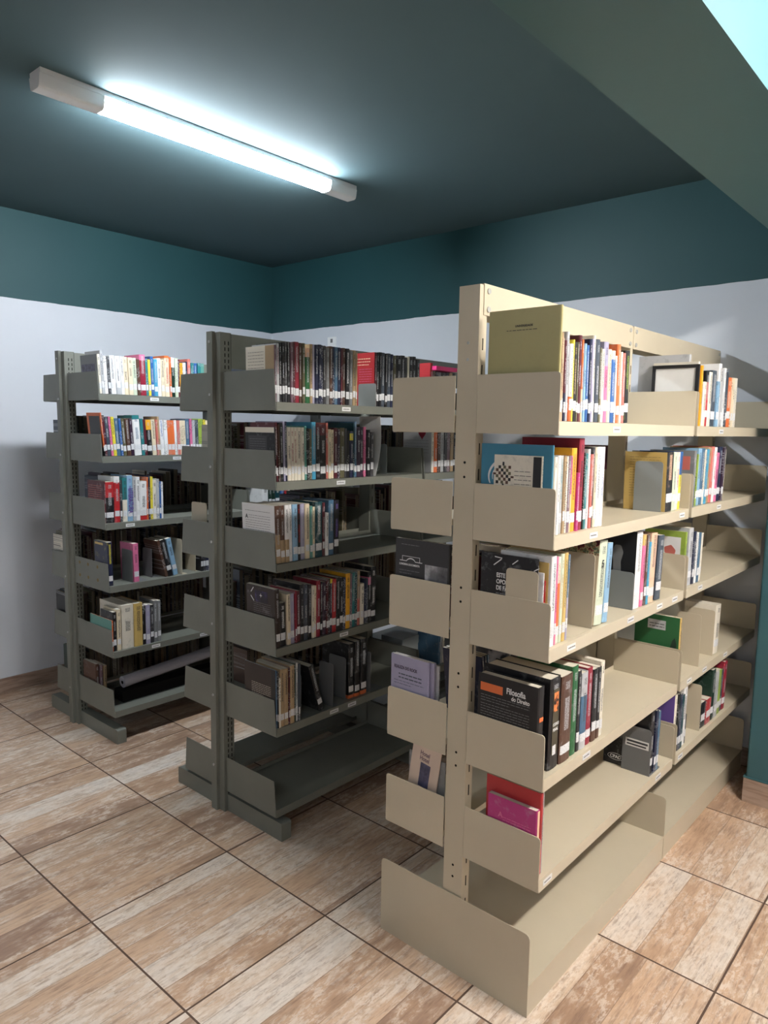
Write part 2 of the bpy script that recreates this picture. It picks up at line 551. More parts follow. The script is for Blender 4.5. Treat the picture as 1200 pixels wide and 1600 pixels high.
ROWS = {
 'L1': ('L', -3.79, 1.965, 3, 0, '''1.9592 0.0241 0.211 ivory/navy; 1.9833 0.0176 0.231 lightgrey; 2.0009 0.0191 0.205 white; 2.0199 0.0164 0.203 darkgrey; 2.0364 0.0311 0.209 white; 2.0675 0.0279 0.209 lightgrey^white:.3-1; 2.0954 0.0212 0.209 white; 2.1166 0.0263 0.208 cream; 2.1429 0.0273 0.207 cream; 2.1702 0.0254 0.207 palegreen; 2.1956 0.0183 0.201 brown; 2.2138 0.0369 0.229 crimson^pink:.86-1; 2.2508 0.0149 0.209 teal; 2.2657 0.015 0.206 yellow; 2.2807 0.0211 0.224 blue; 2.3018 0.0243 0.21 skyblue; 2.3261 0.023 0.218 white; 2.3491 0.0232 0.21 cream; 2.3723 0.0312 0.236 cream/red^orange:.94-1; 2.4036 0.0118 0.231 orange; 2.4153 0.0237 0.229 darkgreen^white:.75-1; 2.4391 0.0199 0.227 palegreen; 2.459 0.012 0.222 maroon; 2.4711 0.0202 0.202 amber; 2.4912 0.0203 0.205 white; 2.5115 0.0123 0.212 navy; 2.5238 0.023 0.229 salmon; 2.5468 0.0215 0.208 teal; 2.5683 0.0259 0.208 blue; 2.5942 0.0227 0.21 teal; 2.6169 0.0238 0.21 seagreen'''),
 'L2': ('L', -3.77, 1.625, 5, 1, '''1.9531 0.0284 0.237 orange^black:0-.2; 1.9815 0.0123 0.215 maroon; 1.9938 0.022 0.214 slate; 2.0157 0.0138 0.216 pink; 2.0296 0.0195 0.215 yellow; 2.049 0.0259 0.207 steel; 2.075 0.0141 0.207 blue; 2.0891 0.0213 0.206 olive; 2.1104 0.0251 0.206 brown; 2.1355 0.0217 0.209 plum; 2.1572 0.0439 0.226 white^teal:.9-1/steel; 2.2011 0.0185 0.208 teal; 2.2196 0.0186 0.205 maroon; 2.2382 0.0338 0.202 black^amber:.72-1; 2.2721 0.0266 0.205 cream; 2.2987 0.0122 0.205 salmon; 2.3109 0.0123 0.223 tan; 2.3232 0.0255 0.205 white/blue; 2.3488 0.0234 0.204 white; 2.3722 0.0236 0.202 orange; 2.3958 0.0238 0.202 orange; 2.4196 0.016 0.204 white; 2.4356 0.0201 0.203 salmon; 2.4557 0.0202 0.203 cream; 2.4759 0.0204 0.203 cream; 2.4963 0.0288 0.212 steel; 2.5251 0.0166 0.214 pink; 2.5417 0.0209 0.207 lightgrey; 2.5626 0.021 0.208 slate; 2.5836 0.0169 0.215 lime; 2.6005 0.017 0.215 lime; 2.6175 0.0171 0.211 yellow; 2.6346 0.0172 0.207 cream; 2.6561 0.0191 0.201 black; 2.6752 0.0201 0.201 black'''),
 'L3': ('L', -3.755, 1.255, 0, 0, '''1.9435 0.0232 0.233 maroon; 1.9667 0.0497 0.228 black^red:.62-1; 2.0178 0.0337 0.256 red^white:.87-1; 2.0515 0.0142 0.235 darkgrey; 2.0671 0.0286 0.247 ivory^teal:.5-1; 2.0956 0.034 0.26 lightblue/purple; 2.1296 0.0204 0.25 lightgrey; 2.15 0.0243 0.249 white; 2.1758 0.0417 0.223 white^red:0-.12; 2.2175 0.009 0.245 orange; 2.2265 0.0106 0.254 navy; 2.2371 0.0174 0.247 yellow; 2.2545 0.0229 0.226 ivory; 2.2774 0.0192 0.232 lightgrey; 2.2966 0.0116 0.217 blue; 2.3082 0.0124 0.215 white'''),
 'L3b': ('L', -3.755, 1.255, 0, 0, '''3.062 0.0503 0.256 white; 3.1162 0.029 0.251 darkgreen; 3.1452 0.0301 0.25 darkgreen; 3.1753 0.044 0.246 darkteal; 3.2194 0.0332 0.248 blue; 3.2559 0.0295 0.25 red; 3.287 0.0264 0.247 ivory; 3.3151 0.025 0.241 amber; 3.34 0.0252 0.242 amber; 3.3669 0.0101 0.24 grey; 3.377 0.0169 0.239 white; 3.394 0.0256 0.239 olive; 3.4213 0.0206 0.238 darkgreen; 3.4419 0.0259 0.237 darkgreen'''),
 'L4c': ('L', -3.735, 0.905, 0, 0, '''2.5628 0.0171 0.189 black; 2.5799 0.019 0.187 darkgrey; 2.5989 0.0226 0.185 navy; 2.6214 0.0262 0.18 lavender; 2.6529 0.0194 0.175 ivory; 2.6723 0.024 0.172 darkgrey; 2.6963 0.0314 0.168 black'''),
 'L5b': ('L', -3.71, 0.535, 6, 6, '''2.8003 0.0178 0.242 amber*; 2.8205 0.018 0.239 lime*'''),
 'L4': ('L', -3.735, 0.905, 1, 1, '''1.9553 0.0347 0.245 navy/yellow; 2.1149 0.0331 0.221 pink'''),
 'L4b': ('L', -3.74, 0.905, 14, 12, '''2.3203 0.0158 0.226 brown*; 2.3384 0.0342 0.226 black; 2.3758 0.0322 0.229 lightblue'''),
 'L5': ('L', -3.71, 0.535, 0, 0, '''1.9408 0.0237 0.177 orange; 1.9658 0.0211 0.223 black; 1.9883 0.0241 0.235 cream; 2.0188 0.0723 0.252 ivory*; 2.0925 0.0525 0.251 ochre*; 2.148 0.0172 0.227 black; 2.1668 0.0287 0.23 lavender; 2.1955 0.0229 0.226 darkgrey; 2.2199 0.0215 0.246 grey; 2.2415 0.0233 0.243 grey'''),
 'M1': ('M', -2.315, 1.905, 1, 0, '''1.9512 0.0159 0.229 mauve; 1.9672 0.0165 0.236 lightgrey/crimson; 1.9837 0.0137 0.241 black; 1.9974 0.0148 0.244 black; 2.0122 0.0149 0.246 darkgrey; 2.0271 0.015 0.247 black; 2.0422 0.0151 0.248 mauve; 2.0573 0.0091 0.25 maroon; 2.0664 0.0266 0.252 crimson; 2.0931 0.0155 0.25 brown; 2.1086 0.0156 0.25 olive; 2.1253 0.0253 0.231 green^peach:.84-1; 2.1506 0.016 0.25 tan; 2.1665 0.0161 0.251 lavender; 2.1826 0.0189 0.251 navy; 2.2015 0.0191 0.253 navy; 2.2206 0.011 0.252 navy; 2.2316 0.0155 0.251 darkgrey; 2.2471 0.0206 0.245 grey; 2.2677 0.0197 0.252 brown; 2.2874 0.0113 0.252 navy; 2.2988 0.0229 0.252 steel; 2.3216 0.0202 0.252 navy; 2.3418 0.0116 0.251 maroon; 2.3535 0.0176 0.253 brown; 2.371 0.0236 0.252 black/white; 2.3964 0.0203 0.245 grey; 2.418 0.0187 0.248 tan; 2.4366 0.0103 0.24 tan'''),
 'M1b': ('M', -2.315, 1.905, 0, 0, '''2.5638 0.0163 0.252 maroon; 2.5801 0.0165 0.253 black; 2.5966 0.018 0.255 black; 2.6145 0.0272 0.255 slate; 2.6417 0.0176 0.253 black; 2.6593 0.0249 0.255 slate; 2.6842 0.0179 0.253 navy; 2.7021 0.0217 0.249 olive; 2.7238 0.0366 0.251 black; 2.7604 0.0297 0.254 black; 2.7901 0.015 0.247 darkgrey; 2.8051 0.0151 0.251 ivory; 2.8202 0.0304 0.254 black; 2.8506 0.027 0.256 black; 2.8776 0.0273 0.244 darkgrey'''),
 'M1c': ('M', -2.315, 1.905, 0, 0, '''2.9925 0.0204 0.236 red; 3.0128 0.0247 0.196 brown; 3.0375 0.0249 0.194 darkgrey; 3.0624 0.0294 0.194 grey; 3.0917 0.034 0.194 darkgrey; 3.1257 0.0344 0.195 black; 3.1601 0.0261 0.196 tan; 3.1863 0.0308 0.197 black'''),
 'M2': ('M', -2.315, 1.575, 2, 0, '''1.9522 0.0117 0.225 black; 1.9639 0.0147 0.245 maroon/white; 1.9787 0.0079 0.238 brown; 1.9866 0.0169 0.244 black; 2.0035 0.01 0.25 lavender; 2.0135 0.0151 0.25 navy; 2.0306 0.0198 0.226 ivory; 2.0505 0.0169 0.226 ivory/crimson; 2.0674 0.0166 0.226 ivory/crimson; 2.084 0.0235 0.226 ivory; 2.1075 0.0174 0.226 ivory; 2.1249 0.0144 0.232 seagreen; 2.1393 0.0134 0.223 black; 2.1526 0.0135 0.221 olive; 2.1661 0.0255 0.25 skyblue; 2.1916 0.0264 0.245 black^maroon:.8-1; 2.2181 0.0363 0.241 black^maroon:.8-1; 2.2544 0.0113 0.248 salmon; 2.2656 0.017 0.22 cream; 2.2827 0.0189 0.218 cream; 2.3016 0.0214 0.226 maroon; 2.323 0.0157 0.222 plum; 2.3387 0.0312 0.227 olive; 2.37 0.0149 0.225 darkgrey; 2.3849 0.0168 0.215 black/yellow; 2.4029 0.0212 0.213 navy^yellow:.8-.95'''),
 'M2b': ('M', -2.315, 1.575, 1, 0, '''2.412 0.018 0.25 darkteal; 2.43 0.0208 0.256 steel; 2.4507 0.0249 0.232 plum; 2.4756 0.0199 0.233 plum; 2.4968 0.016 0.233 pink; 2.5249 0.0189 0.22 black/white; 2.5452 0.0218 0.209 darkgrey'''),
 'M2c': ('M', -2.315, 1.575, 1, 0, '''3.0235 0.0191 0.216 ivory; 3.0426 0.031 0.216 orange; 3.0736 0.0237 0.214 brown; 3.0974 0.0343 0.212 lightgrey; 3.1317 0.026 0.212 darkgrey; 3.1577 0.0263 0.212 mauve; 3.184 0.0265 0.212 tan; 3.2105 0.0358 0.212 black; 3.2463 0.0363 0.212 red; 3.2827 0.0368 0.215 darkgrey'''),
 'M3': ('M', -2.31, 1.228, 2, 0, '''1.9506 0.0348 0.246 brown^tan:0-.5; 1.9865 0.0242 0.245 brown^tan:0-.4; 2.0107 0.023 0.246 tan^white:.4-1; 2.0347 0.0186 0.246 white; 2.0543 0.0287 0.246 lightblue; 2.0831 0.0174 0.243 black/red; 2.1005 0.0251 0.245 lavender; 2.1256 0.027 0.243 cream; 2.1526 0.0164 0.232 seagreen; 2.1689 0.017 0.227 cream; 2.1871 0.043 0.247 darkteal/white; 2.2311 0.0153 0.241 maroon; 2.2464 0.0205 0.194 white; 2.2681 0.0323 0.25 steel; 2.3016 0.0323 0.248 black/purple'''),
 'M4': ('M', -2.31, 0.862, 2, 0, '''1.9568 0.0279 0.256 umber; 1.9868 0.0304 0.192 black/white; 2.0227 0.0201 0.225 cream; 2.0429 0.0251 0.223 lavender; 2.068 0.01 0.233 crimson; 2.078 0.0207 0.23 maroon; 2.0987 0.0222 0.255 black; 2.1209 0.0225 0.252 slate; 2.1443 0.0195 0.249 black; 2.1661 0.0146 0.239 ivory; 2.1807 0.012 0.237 cream'''),
 'M4b': ('M', -2.31, 0.862, 0, 0, '''2.1936 0.0239 0.258 crimson; 2.2175 0.0145 0.249 black; 2.232 0.0205 0.246 plum; 2.2525 0.012 0.256 maroon; 2.2644 0.0126 0.256 black; 2.277 0.016 0.254 plum^yellow:.92-1; 2.2935 0.0278 0.249 red; 2.3213 0.0208 0.253 black; 2.3421 0.0216 0.25 black; 2.3637 0.0154 0.247 navy; 2.3797 0.03 0.264 amber/black; 2.4097 0.0146 0.259 mauve; 2.4243 0.0206 0.262 teal; 2.4449 0.0148 0.264 darkteal; 2.4597 0.0209 0.265 salmon^tan:.5-1; 2.4818 0.0259 0.2 ivory; 2.5077 0.014 0.221 navy; 2.5217 0.0135 0.219 slate; 2.5352 0.0216 0.249 black^pink:.75-.9; 2.5568 0.0375 0.271 darkgreen^black:0-1/white'''),
 'M5': ('M', -2.305, 0.505, 1, 0, '''1.9322 0.0169 0.26 steel; 1.9492 0.0171 0.254 black/yellow; 1.9671 0.0136 0.224 ivory; 1.9807 0.0205 0.258 tan; 2.0012 0.0254 0.255 tan; 2.0266 0.0074 0.256 maroon; 2.034 0.0253 0.262 tan; 2.0593 0.0075 0.266 darkgreen; 2.0668 0.0142 0.267 lightgrey; 2.0811 0.0105 0.261 slate'''),
 'M5b': ('M', -2.32, 0.505, 0, 0, '''2.4199 0.0375 0.269 black^orange:0-.06; 2.4591 0.0381 0.274 black^orange:0-.06; 2.5009 0.0425 0.277 black^orange:0-.07'''),
 'B1': ('B', -0.985, 1.834, 1, 2, '''1.875 0.0114 0.245 tan; 1.8864 0.0096 0.231 peach; 1.896 0.0116 0.226 maroon^navy:0-.35; 1.9095 0.0146 0.251 lightgrey; 1.9241 0.0188 0.219 white^orange:0-.32; 1.9429 0.011 0.232 yellow; 1.9539 0.0212 0.227 black/tan; 1.9751 0.0112 0.228 olive; 1.9863 0.0175 0.249 maroon; 2.0039 0.0115 0.238 orange^peach:.0-.4; 2.0153 0.0168 0.228 lightblue; 2.0322 0.017 0.225 blue; 2.0492 0.0162 0.244 navy; 2.0654 0.0152 0.246 lavender; 2.0806 0.0132 0.258 ivory; 2.0938 0.0279 0.248 slate; 2.1217 0.0147 0.226 olive; 2.1364 0.0206 0.223 ivory; 2.157 0.0303 0.247 pink^lavender:.7-1; 2.1872 0.0237 0.227 cream; 2.2109 0.0277 0.225 blue^cream:.88-1; 2.2386 0.0122 0.211 white; 2.2508 0.0234 0.248 orange; 2.2742 0.0162 0.226 ivory; 2.2905 0.0215 0.224 salmon; 2.3145 0.0335 0.234 black/lime'''),
 'B1b': ('B', -0.985, 1.834, 0, 0, '''3.082 0.0383 0.179 ivory; 3.1202 0.0344 0.224 red^black:.8-1; 3.1546 0.0373 0.223 ivory; 3.1943 0.055 0.232 slate; 3.2493 0.0317 0.19 lightblue; 3.281 0.0347 0.266 white; 3.3158 0.0277 0.248 lightgrey; 3.3435 0.0332 0.252 white; 3.3767 0.0207 0.25 slate; 3.3974 0.0607 0.216 orange/ivory; 3.4581 0.0296 0.217 cream; 3.4877 0.0383 0.218 ivory/brown'''),
 'B2': ('B', -0.985, 1.507, 0, 0, '''1.8625 0.016 0.225 ivory/black; 1.8785 0.0171 0.229 white; 1.8955 0.0091 0.228 palegreen; 1.9046 0.0137 0.228 lightgrey/teal; 1.9183 0.0138 0.227 tan; 1.9321 0.0102 0.226 ivory; 1.9424 0.0179 0.227 mauve; 1.9602 0.0114 0.227 peach^pink:.5-1; 1.9716 0.0308 0.249 amber; 2.0024 0.0147 0.175 magenta; 2.0176 0.0323 0.278 crimson/black; 2.0499 0.0081 0.235 darkgreen; 2.058 0.0173 0.232 teal; 2.0753 0.0134 0.245 white; 2.0886 0.0176 0.229 salmon; 2.1063 0.0157 0.25 black; 2.122 0.0159 0.249 cream; 2.1379 0.0247 0.251 white/slate; 2.1626 0.024 0.251 white/blue'''),
 'B2b': ('B', -0.985, 1.507, 2, -2, '''2.7438 0.0682 0.224 black/peach; 2.812 0.0309 0.224 palegreen; 2.8429 0.0293 0.224 ivory/red; 2.8722 0.0298 0.225 yellow^blue:.6-1'''),
 'B2c': ('B', -0.985, 1.507, -2, -4, '''3.0629 0.0164 0.213 lime; 3.0793 0.0403 0.235 lightblue; 3.1196 0.0363 0.235 steel; 3.1559 0.0221 0.23 ivory; 3.178 0.0273 0.231 skyblue; 3.2053 0.0378 0.238 tan/red; 3.2431 0.0334 0.241 salmon; 3.2765 0.0339 0.238 white/red; 3.3104 0.0398 0.214 pink; 3.3502 0.0433 0.239 navy; 3.3934 0.0247 0.238 plum; 3.4182 0.0139 0.228 ivory'''),
 'B3': ('B', -0.985, 1.175, 0, -1, '''1.8699 0.0289 0.269 white/navy; 1.8988 0.0115 0.265 pink; 1.9103 0.019 0.262 ivory^orange:.2-.7/orange; 1.9293 0.0193 0.269 palegreen/tan; 1.9486 0.0217 0.27 ochre; 1.9704 0.0132 0.262 lavender^steel:.5-1'''),
 'B3b': ('B', -0.985, 1.175, -4, -4, '''2.1764 0.0598 0.278 palegreen/black; 2.2371 0.0372 0.266 lightblue'''),
 'B3c': ('B', -0.985, 1.175, -1, -3, '''2.4937 0.0531 0.279 white/grey; 2.5468 0.0261 0.264 pink^ochre:.85-1; 2.5729 0.022 0.261 brown; 2.5949 0.0201 0.232 skyblue; 2.615 0.0569 0.26 peach; 2.6835 0.0567 0.245 slate'''),
 'B3d': ('B', -0.985, 1.175, -1, -3, '''3.0415 0.0483 0.24 lightgrey; 3.0898 0.0231 0.222 navy; 3.1129 0.0234 0.215 white; 3.1363 0.0296 0.213 steel; 3.166 0.027 0.208 ivory'''),
 'B4': ('B', -0.985, 0.78, 0, 0, '''1.9019 0.0635 0.287 black*; 1.967 0.073 0.279 brown; 2.0416 0.0405 0.292 green*; 2.0838 0.0207 0.268 black; 2.1062 0.044 0.255 lightgrey^steel:.2-.7; 2.152 0.0361 0.261 crimson; 2.1881 0.0351 0.248 black^brown:0-.15; 2.2251 0.0245 0.247 black^brown:0-.15; 2.2495 0.0268 0.26 ivory'''),
 'B4b': ('B', -0.985, 0.78, 0, -3, '''2.9565 0.0555 0.266 ochre*; 3.4692 0.0739 0.231 ivory'''),
 'B5b': ('B', -0.985, 0.46, -1, -1, '''2.7436 0.034 0.257 black; 2.7775 0.0235 0.253 navy; 2.801 0.0222 0.244 steel'''),
 'B5c': ('B', -0.985, 0.46, -1, -3, '''2.9982 0.0268 0.256 ivory; 3.025 0.0197 0.251 black; 3.0448 0.0249 0.245 navy; 3.0697 0.0253 0.235 darkteal; 3.095 0.0436 0.269 white; 3.1386 0.013 0.129 darkgrey'''),
 'B5d': ('B', -0.985, 0.46, -2, -3, '''3.3483 0.0609 0.118 black; 3.4121 0.0626 0.117 red; 3.4747 0.0458 0.242 darkgreen; 3.5205 0.0468 0.224 lightgrey/green; 3.5673 0.0477 0.217 lime; 3.615 0.0389 0.206 slate; 3.6539 0.0495 0.238 crimson'''),
}

# ------------------------------------------------------------------ room
def struct(name, bm, mats):
    ob = mesh_obj(name, bm, mats)
    ob['kind'] = 'structure'
    return ob


bm = bmesh.new()
box(bm, XL - 0.1, XR + 0.1, YF - 0.1, YB + 0.1, -0.1, 0)
struct('floor', bm, M_floor)
bm = bmesh.new()
box(bm, XL - 0.1, -0.72, YF - 0.1, YB + 0.1, ZC, ZC + 0.1)
box(bm, -0.72, XR + 0.1, YF - 0.1, YB + 0.1, ZC, ZC + 0.1, 1)
struct('ceiling', bm, [M_ceiling, M_plainwall])
bm = bmesh.new()
box(bm, XL - 0.1, XL, YF - 0.1, YB + 0.1, 0, ZC)
struct('wall_left', bm, M_wall)
bm = bmesh.new()
box(bm, XL, XR, YB, YB + 0.1, 0, ZC)
struct('wall_back', bm, M_wall)
bm = bmesh.new()
box(bm, XR, XR + 0.1, YF - 0.1, YB + 0.1, 0, ZC)
struct('wall_right', bm, M_plainwall)
bm = bmesh.new()
box(bm, XL, XR, YF - 0.1, YF, 0, ZC)
struct('wall_front', bm, M_plainwall)
# beam along the room, light cyan on its far side
bm = bmesh.new()
bx0, bx1, bz = -0.877, -0.554, 2.66
vs = box(bm, bx0, bx1, YF, YB, bz, ZC)
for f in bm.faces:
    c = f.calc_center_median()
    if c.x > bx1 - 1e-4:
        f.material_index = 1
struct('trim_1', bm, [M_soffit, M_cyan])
# pillar under the beam, at the back wall
bm = bmesh.new()
prism(bm, rounded([(bx0, 3.745), (bx1, 3.745), (bx1, YB), (bx0, YB)], [0.012, 0.012, 0, 0]), 'z', 0.128, bz)
struct('trim_2', bm, M_teal)
bm = bmesh.new()
box(bm, bx0 - 0.008, bx1 + 0.008, 3.737, YB, 0, 0.123)
box(bm, bx0 - 0.010, bx1 + 0.010, 3.735, YB, 0.123, 0.129, 1)
struct('baseboard_pillar', bm, [M_skirt, M_teal])
bm = bmesh.new()
box(bm, XL, XL + 0.010, YF, YB, 0, 0.1)
struct('baseboard_left', bm, M_skirt)
bm = bmesh.new()
box(bm, XL + 0.010, bx0 - 0.01, YB - 0.010, YB, 0, 0.1)
struct('baseboard_back', bm, M_skirt)


# ------------------------------------------------------------------ ceiling lamps
def lamp(x, y0, y1, l0, l1, strength, label, tint=(0.90, 0.95, 1.0, 1)):
    t = tag(empty('ceiling_lamp', (x, (y0 + y1) / 2, ZC)), label, 'ceiling lamp', 'tube lamps on the ceiling')
    ox, oy, oz = x, (y0 + y1) / 2, ZC
    w = 0.046
    bm = bmesh.new()
    box(bm, -w, w, y0 + 0.003 - oy, y1 - 0.003 - oy, -0.020, -0.0005)
    mesh_obj('mounting_tray', bm, M_plastic, t)
    prof = rounded([(-w, -0.020), (w, -0.020), (w * 0.82, -0.072), (-w * 0.82, -0.072)], [0.003, 0.003, 0.016, 0.016])
    for a, b in ((y0, l0 - 0.003), (l1 + 0.003, y1)):
        bm = bmesh.new()
        prism(bm, prof, 'y', a - oy, b - oy)
        mesh_obj('end_cover', bm, M_plastic, t)
    prof2 = rounded([(-w * 0.86, -0.0205), (w * 0.86, -0.0205), (w * 0.75, -0.070), (-w * 0.75, -0.070)], [0.006, 0.006, 0.018, 0.018], 6)
    bm = bmesh.new()
    prism(bm, prof2, 'y', l0 - oy, l1 - oy)
    # the diffuser shines mostly downwards, less through its sides
    for f in bm.faces:
        f.normal_update()
        f.material_index = 0 if abs(f.normal.z) > 0.7 else 1
    mesh_obj('light_tube', bm, [emit('lit_tube', tint, strength * 1.1), emit('lit_tube_side', tint, strength * 1.2)], t)
    return t


lamp(-2.985, 1.32, 3.08, 1.587, 2.877, TUBE, 'white ceiling tube lamp with a lit middle, above the middle grey rack')
lamp(0.72, 1.32, 3.08, 1.587, 2.877, TUBE_OTHER, 'white ceiling tube lamp to the right of the beam, outside the view', (1.0, 0.95, 0.88, 1))
lamp(0.62, -2.6, -0.84, -2.33, -1.04, TUBE_OTHER * 0.16, 'white ceiling tube lamp behind the viewer, right of the beam')  # both tubes behind the camera are added fill for the rack ends
lamp(-2.985, -2.6, -0.84, -2.33, -1.04, TUBE_OTHER * 0.16, 'white ceiling tube lamp behind the viewer, left of the beam')

# wall plate high on the back wall
t = tag(empty('wall_socket', (-4.228, YB, 2.43)), 'white wall socket plate high on the back wall above the dark books', 'socket')
bm = bmesh.new()
prism(bm, rounded([(-0.046, 0), (0.046, 0), (0.046, 0.09), (-0.046, 0.09)], [0.006] * 4), 'y', -0.010, 0)
mesh_obj('face_plate', bm, M_plastic, t)
bm = bmesh.new()
box(bm, -0.012, 0.012, -0.0115, -0.010, 0.045, 0.075)
mesh_obj('socket_slot', bm, M_greyplate, t)


# ------------------------------------------------------------------ racks
def lip_label(parent, x, y, z, w=0.055, h=0.018, side=1, seed=0):
    bm = bmesh.new()
    box(bm, min(x, x + side * 0.001), max(x, x + side * 0.001), y - w / 2, y + w / 2, z - h / 2, z + h / 2)
    ob = mesh_obj('shelf_label', bm, M_slabel if seed % 2 else M_paper, parent)
    bm = bmesh.new()
    rnd = random.Random(seed)
    yy = y - w * 0.36
    while yy < y + w * 0.34:
        d = rnd.uniform(0.003, 0.007)
        box(bm, x + side * 0.001, x + side * 0.0014, yy, yy + d, z - 0.002, z + 0.002)
        yy += d + 0.0015
    mesh_obj('label_print', bm, M_greyplate, ob)
    return ob


def shelf(rack, mat, side, xi, xo, y0, y1, zs, bh, gray, labels=(), notch=None, lip=0.04, brackets=(1, 1), seed=0):
    """one cantilever shelf: pan with a front lip and two side brackets; side=+1 opens to +x"""
    a, b = (xi, xo) if side > 0 else (xo, xi)
    bm = bmesh.new()
    th = 0.0025
    box(bm, a, b, y0 + 0.003, y1 - 0.003, zs - th, zs)
    if side > 0:
        box(bm, b - th, b, y0 + 0.003, y1 - 0.003, zs - lip, zs - th)
        box(bm, b - 0.014, b - th, y0 + 0.003, y1 - 0.003, zs - lip, zs - lip + 0.002)
        box(bm, a, a + th, y0 + 0.003, y1 - 0.003, zs, zs + 0.018)
    else:
        box(bm, a, a + th, y0 + 0.003, y1 - 0.003, zs - lip, zs - th)
        box(bm, a + th, a + 0.014, y0 + 0.003, y1 - 0.003, zs - lip, zs - lip + 0.002)
        box(bm, b - th, b, y0 + 0.003, y1 - 0.003, zs, zs + 0.018)
    sh = mesh_obj('shelf', bm, mat, rack)
    zb = zs - lip + 0.002
    for k, yy in enumerate((y0, y1)):
        if not brackets[k]:
            continue
        out_top = xo - side * (0.014 if gray else 0.0)
        pts = [(xi, zb), (xo, zb), (out_top, zb + bh), (xi, zb + bh)]
        pts = rounded(pts, [0.0, 0.004, 0.004 if gray else 0.013, 0.0])
        bm = bmesh.new()
        prism(bm, pts, 'y', yy - 0.0015, yy + 0.0015)
        mesh_obj('side_bracket', bm, mat, sh)
    for k, ly in enumerate(labels):
        lip_label(sh, xo, ly, zs - lip * 0.5, side=side, seed=seed * 7 + k)
    return sh


def slots(bm, x, y0, y1, z0, z1, dz, hgt, cols, side, mi=1, skew=None):
    z = z0
    while z < z1:
        for cy in cols:
            vs = box(bm, x - 0.0006 if side > 0 else x - 0.0008, x + 0.0008 if side > 0 else x + 0.0006, cy - 0.0022, cy + 0.0022, z, z + hgt, mi)
            if skew:
                for v in vs:
                    v.co.x += skew(v.co.z)
        z += dz


def studs(name, parent, mat, places, axis, r, ln):
    """round heads or holes, each an object of its own sharing one mesh"""
    bm = bmesh.new()
    e = (ln, 0, 0) if axis == 'x' else (0, ln, 0)
    cyl(bm, (0, 0, 0), e, r, 14)
    first = mesh_obj(name, bm, mat, parent)
    first.location = places[0]
    for p in places[1:]:
        c_ = first.copy()
        COL.objects.link(c_)
        c_.parent = parent
        c_.location = p


def upright(rack, mat, x0, x1, y0, y1, zb, zt, gray, skew=None, holes=True):
    bm = bmesh.new()
    th = 0.003
    box(bm, x0, x1, y0, y0 + th, zb, zt, 0, skew)
    box(bm, x0, x0 + th, y0 + th, y1, zb, zt, 0, skew)
    box(bm, x1 - th, x1, y0 + th, y1, zb, zt, 0, skew)
    if gray:
        # thin angle bolted on the front, left half
        box(bm, x0 - 0.004, x0 + (x1 - x0) * 0.5, y0 - 0.016, y0 - 0.013, 0.0, zt + 0.004, 0, skew)
        box(bm, x0 + (x1 - x0) * 0.5 - 0.003, x0 + (x1 - x0) * 0.5, y0 - 0.013, y0, 0.0, zt + 0.004, 0, skew)
        cols = [y0 + (y1 - y0) * 0.42, y0 + (y1 - y0) * 0.75]
        slots(bm, x1, y0, y1, zb + 0.05, zt - 0.03, 0.026, 0.016, cols, 1, 1, skew)
    else:
        slots(bm, x1, y0, y1, zb + 0.05, zt - 0.13, 0.079, 0.035, [y0 + (y1 - y0) * 0.55], 1, 1, skew)
        slots(bm, x0, y0, y1, zb + 0.05, zt - 0.13, 0.079, 0.035, [y0 + (y1 - y0) * 0.55], -1, 1, skew)
    up_ = mesh_obj('upright', bm, [mat, M_dark], rack)
    if holes:
        if gray:
            z = 0.13
            xx = x0 + (x1 - x0) * 0.22
            studs('screw', up_, M_screw, [(xx + (skew(z) if skew else 0), y0 - 0.0195, z) for z in (0.22, 0.56, 0.90, 1.28, 1.62, 1.94, 2.17)], 'y', 0.006, 0.0035)
        else:
            xm = x0 + (x1 - x0) * 0.5
            studs('bolt_hole', up_, M_dark, [(xm, y0 - 0.0004, z) for z in (0.335, 0.375, 0.72, 0.765, 0.985, 1.03, 1.265, 1.31, 1.66, 1.705)], 'y', 0.0042, 0.001)
            studs('bolt_end', up_, M_screw, [(xm, y0 - 0.0008, z) for z in (2.018, 2.068)], 'y', 0.0048, 0.0014)
    return up_


# ---- beige rack
BX0, BX1 = -1.327, -1.252
rack_b = tag(empty('library_rack', (-1.29, 1.843, 0)), 'tall beige metal double-sided library rack, nearest and rightmost', 'bookshelf', 'library racks')
off = Vector((-1.29, 1.843, 0))
def at_rack(root, before):
    """children were built in room coordinates: hang them under the empty"""
    pass
rack_b.location = (0, 0, 0)
B_BAYS = ((1.8455, 2.957), (2.990, 4.10))
B_Z = (1.834, 1.507, 1.175, 0.78, 0.46)
upright(rack_b, M_beige, BX0, BX1, 1.848, 1.888, 0.10, 2.238, False)
upright(rack_b, M_beige, BX0, BX1, 2.962, 2.986, 0.10, 2.236, False, holes=False)
upright(rack_b, M_beige, BX0, BX1, 4.105, 4.145, 0.10, 2.236, False, holes=False)
for k, (a, b) in enumerate(((1.868, 2.968), (2.984, 4.13))):
    for xx, s in ((BX1 + 0.0015, 1), (BX0 - 0.0015, -1)):
        bm = bmesh.new()
        box(bm, xx - 0.0015, xx + 0.0015, a, b, 2.150, 2.240)
        box(bm, min(xx, xx - s * 0.018), max(xx, xx - s * 0.018), a, b, 2.240, 2.2425)
        rl = mesh_obj('top_rail', bm, M_beige, rack_b)
        studs('bolt', rl, M_screw, [(xx + s * 0.0015, yy, z) for yy in (a + 0.022, b - 0.022) for z in (2.168, 2.222)], 'x', 0.0085, s * 0.004)
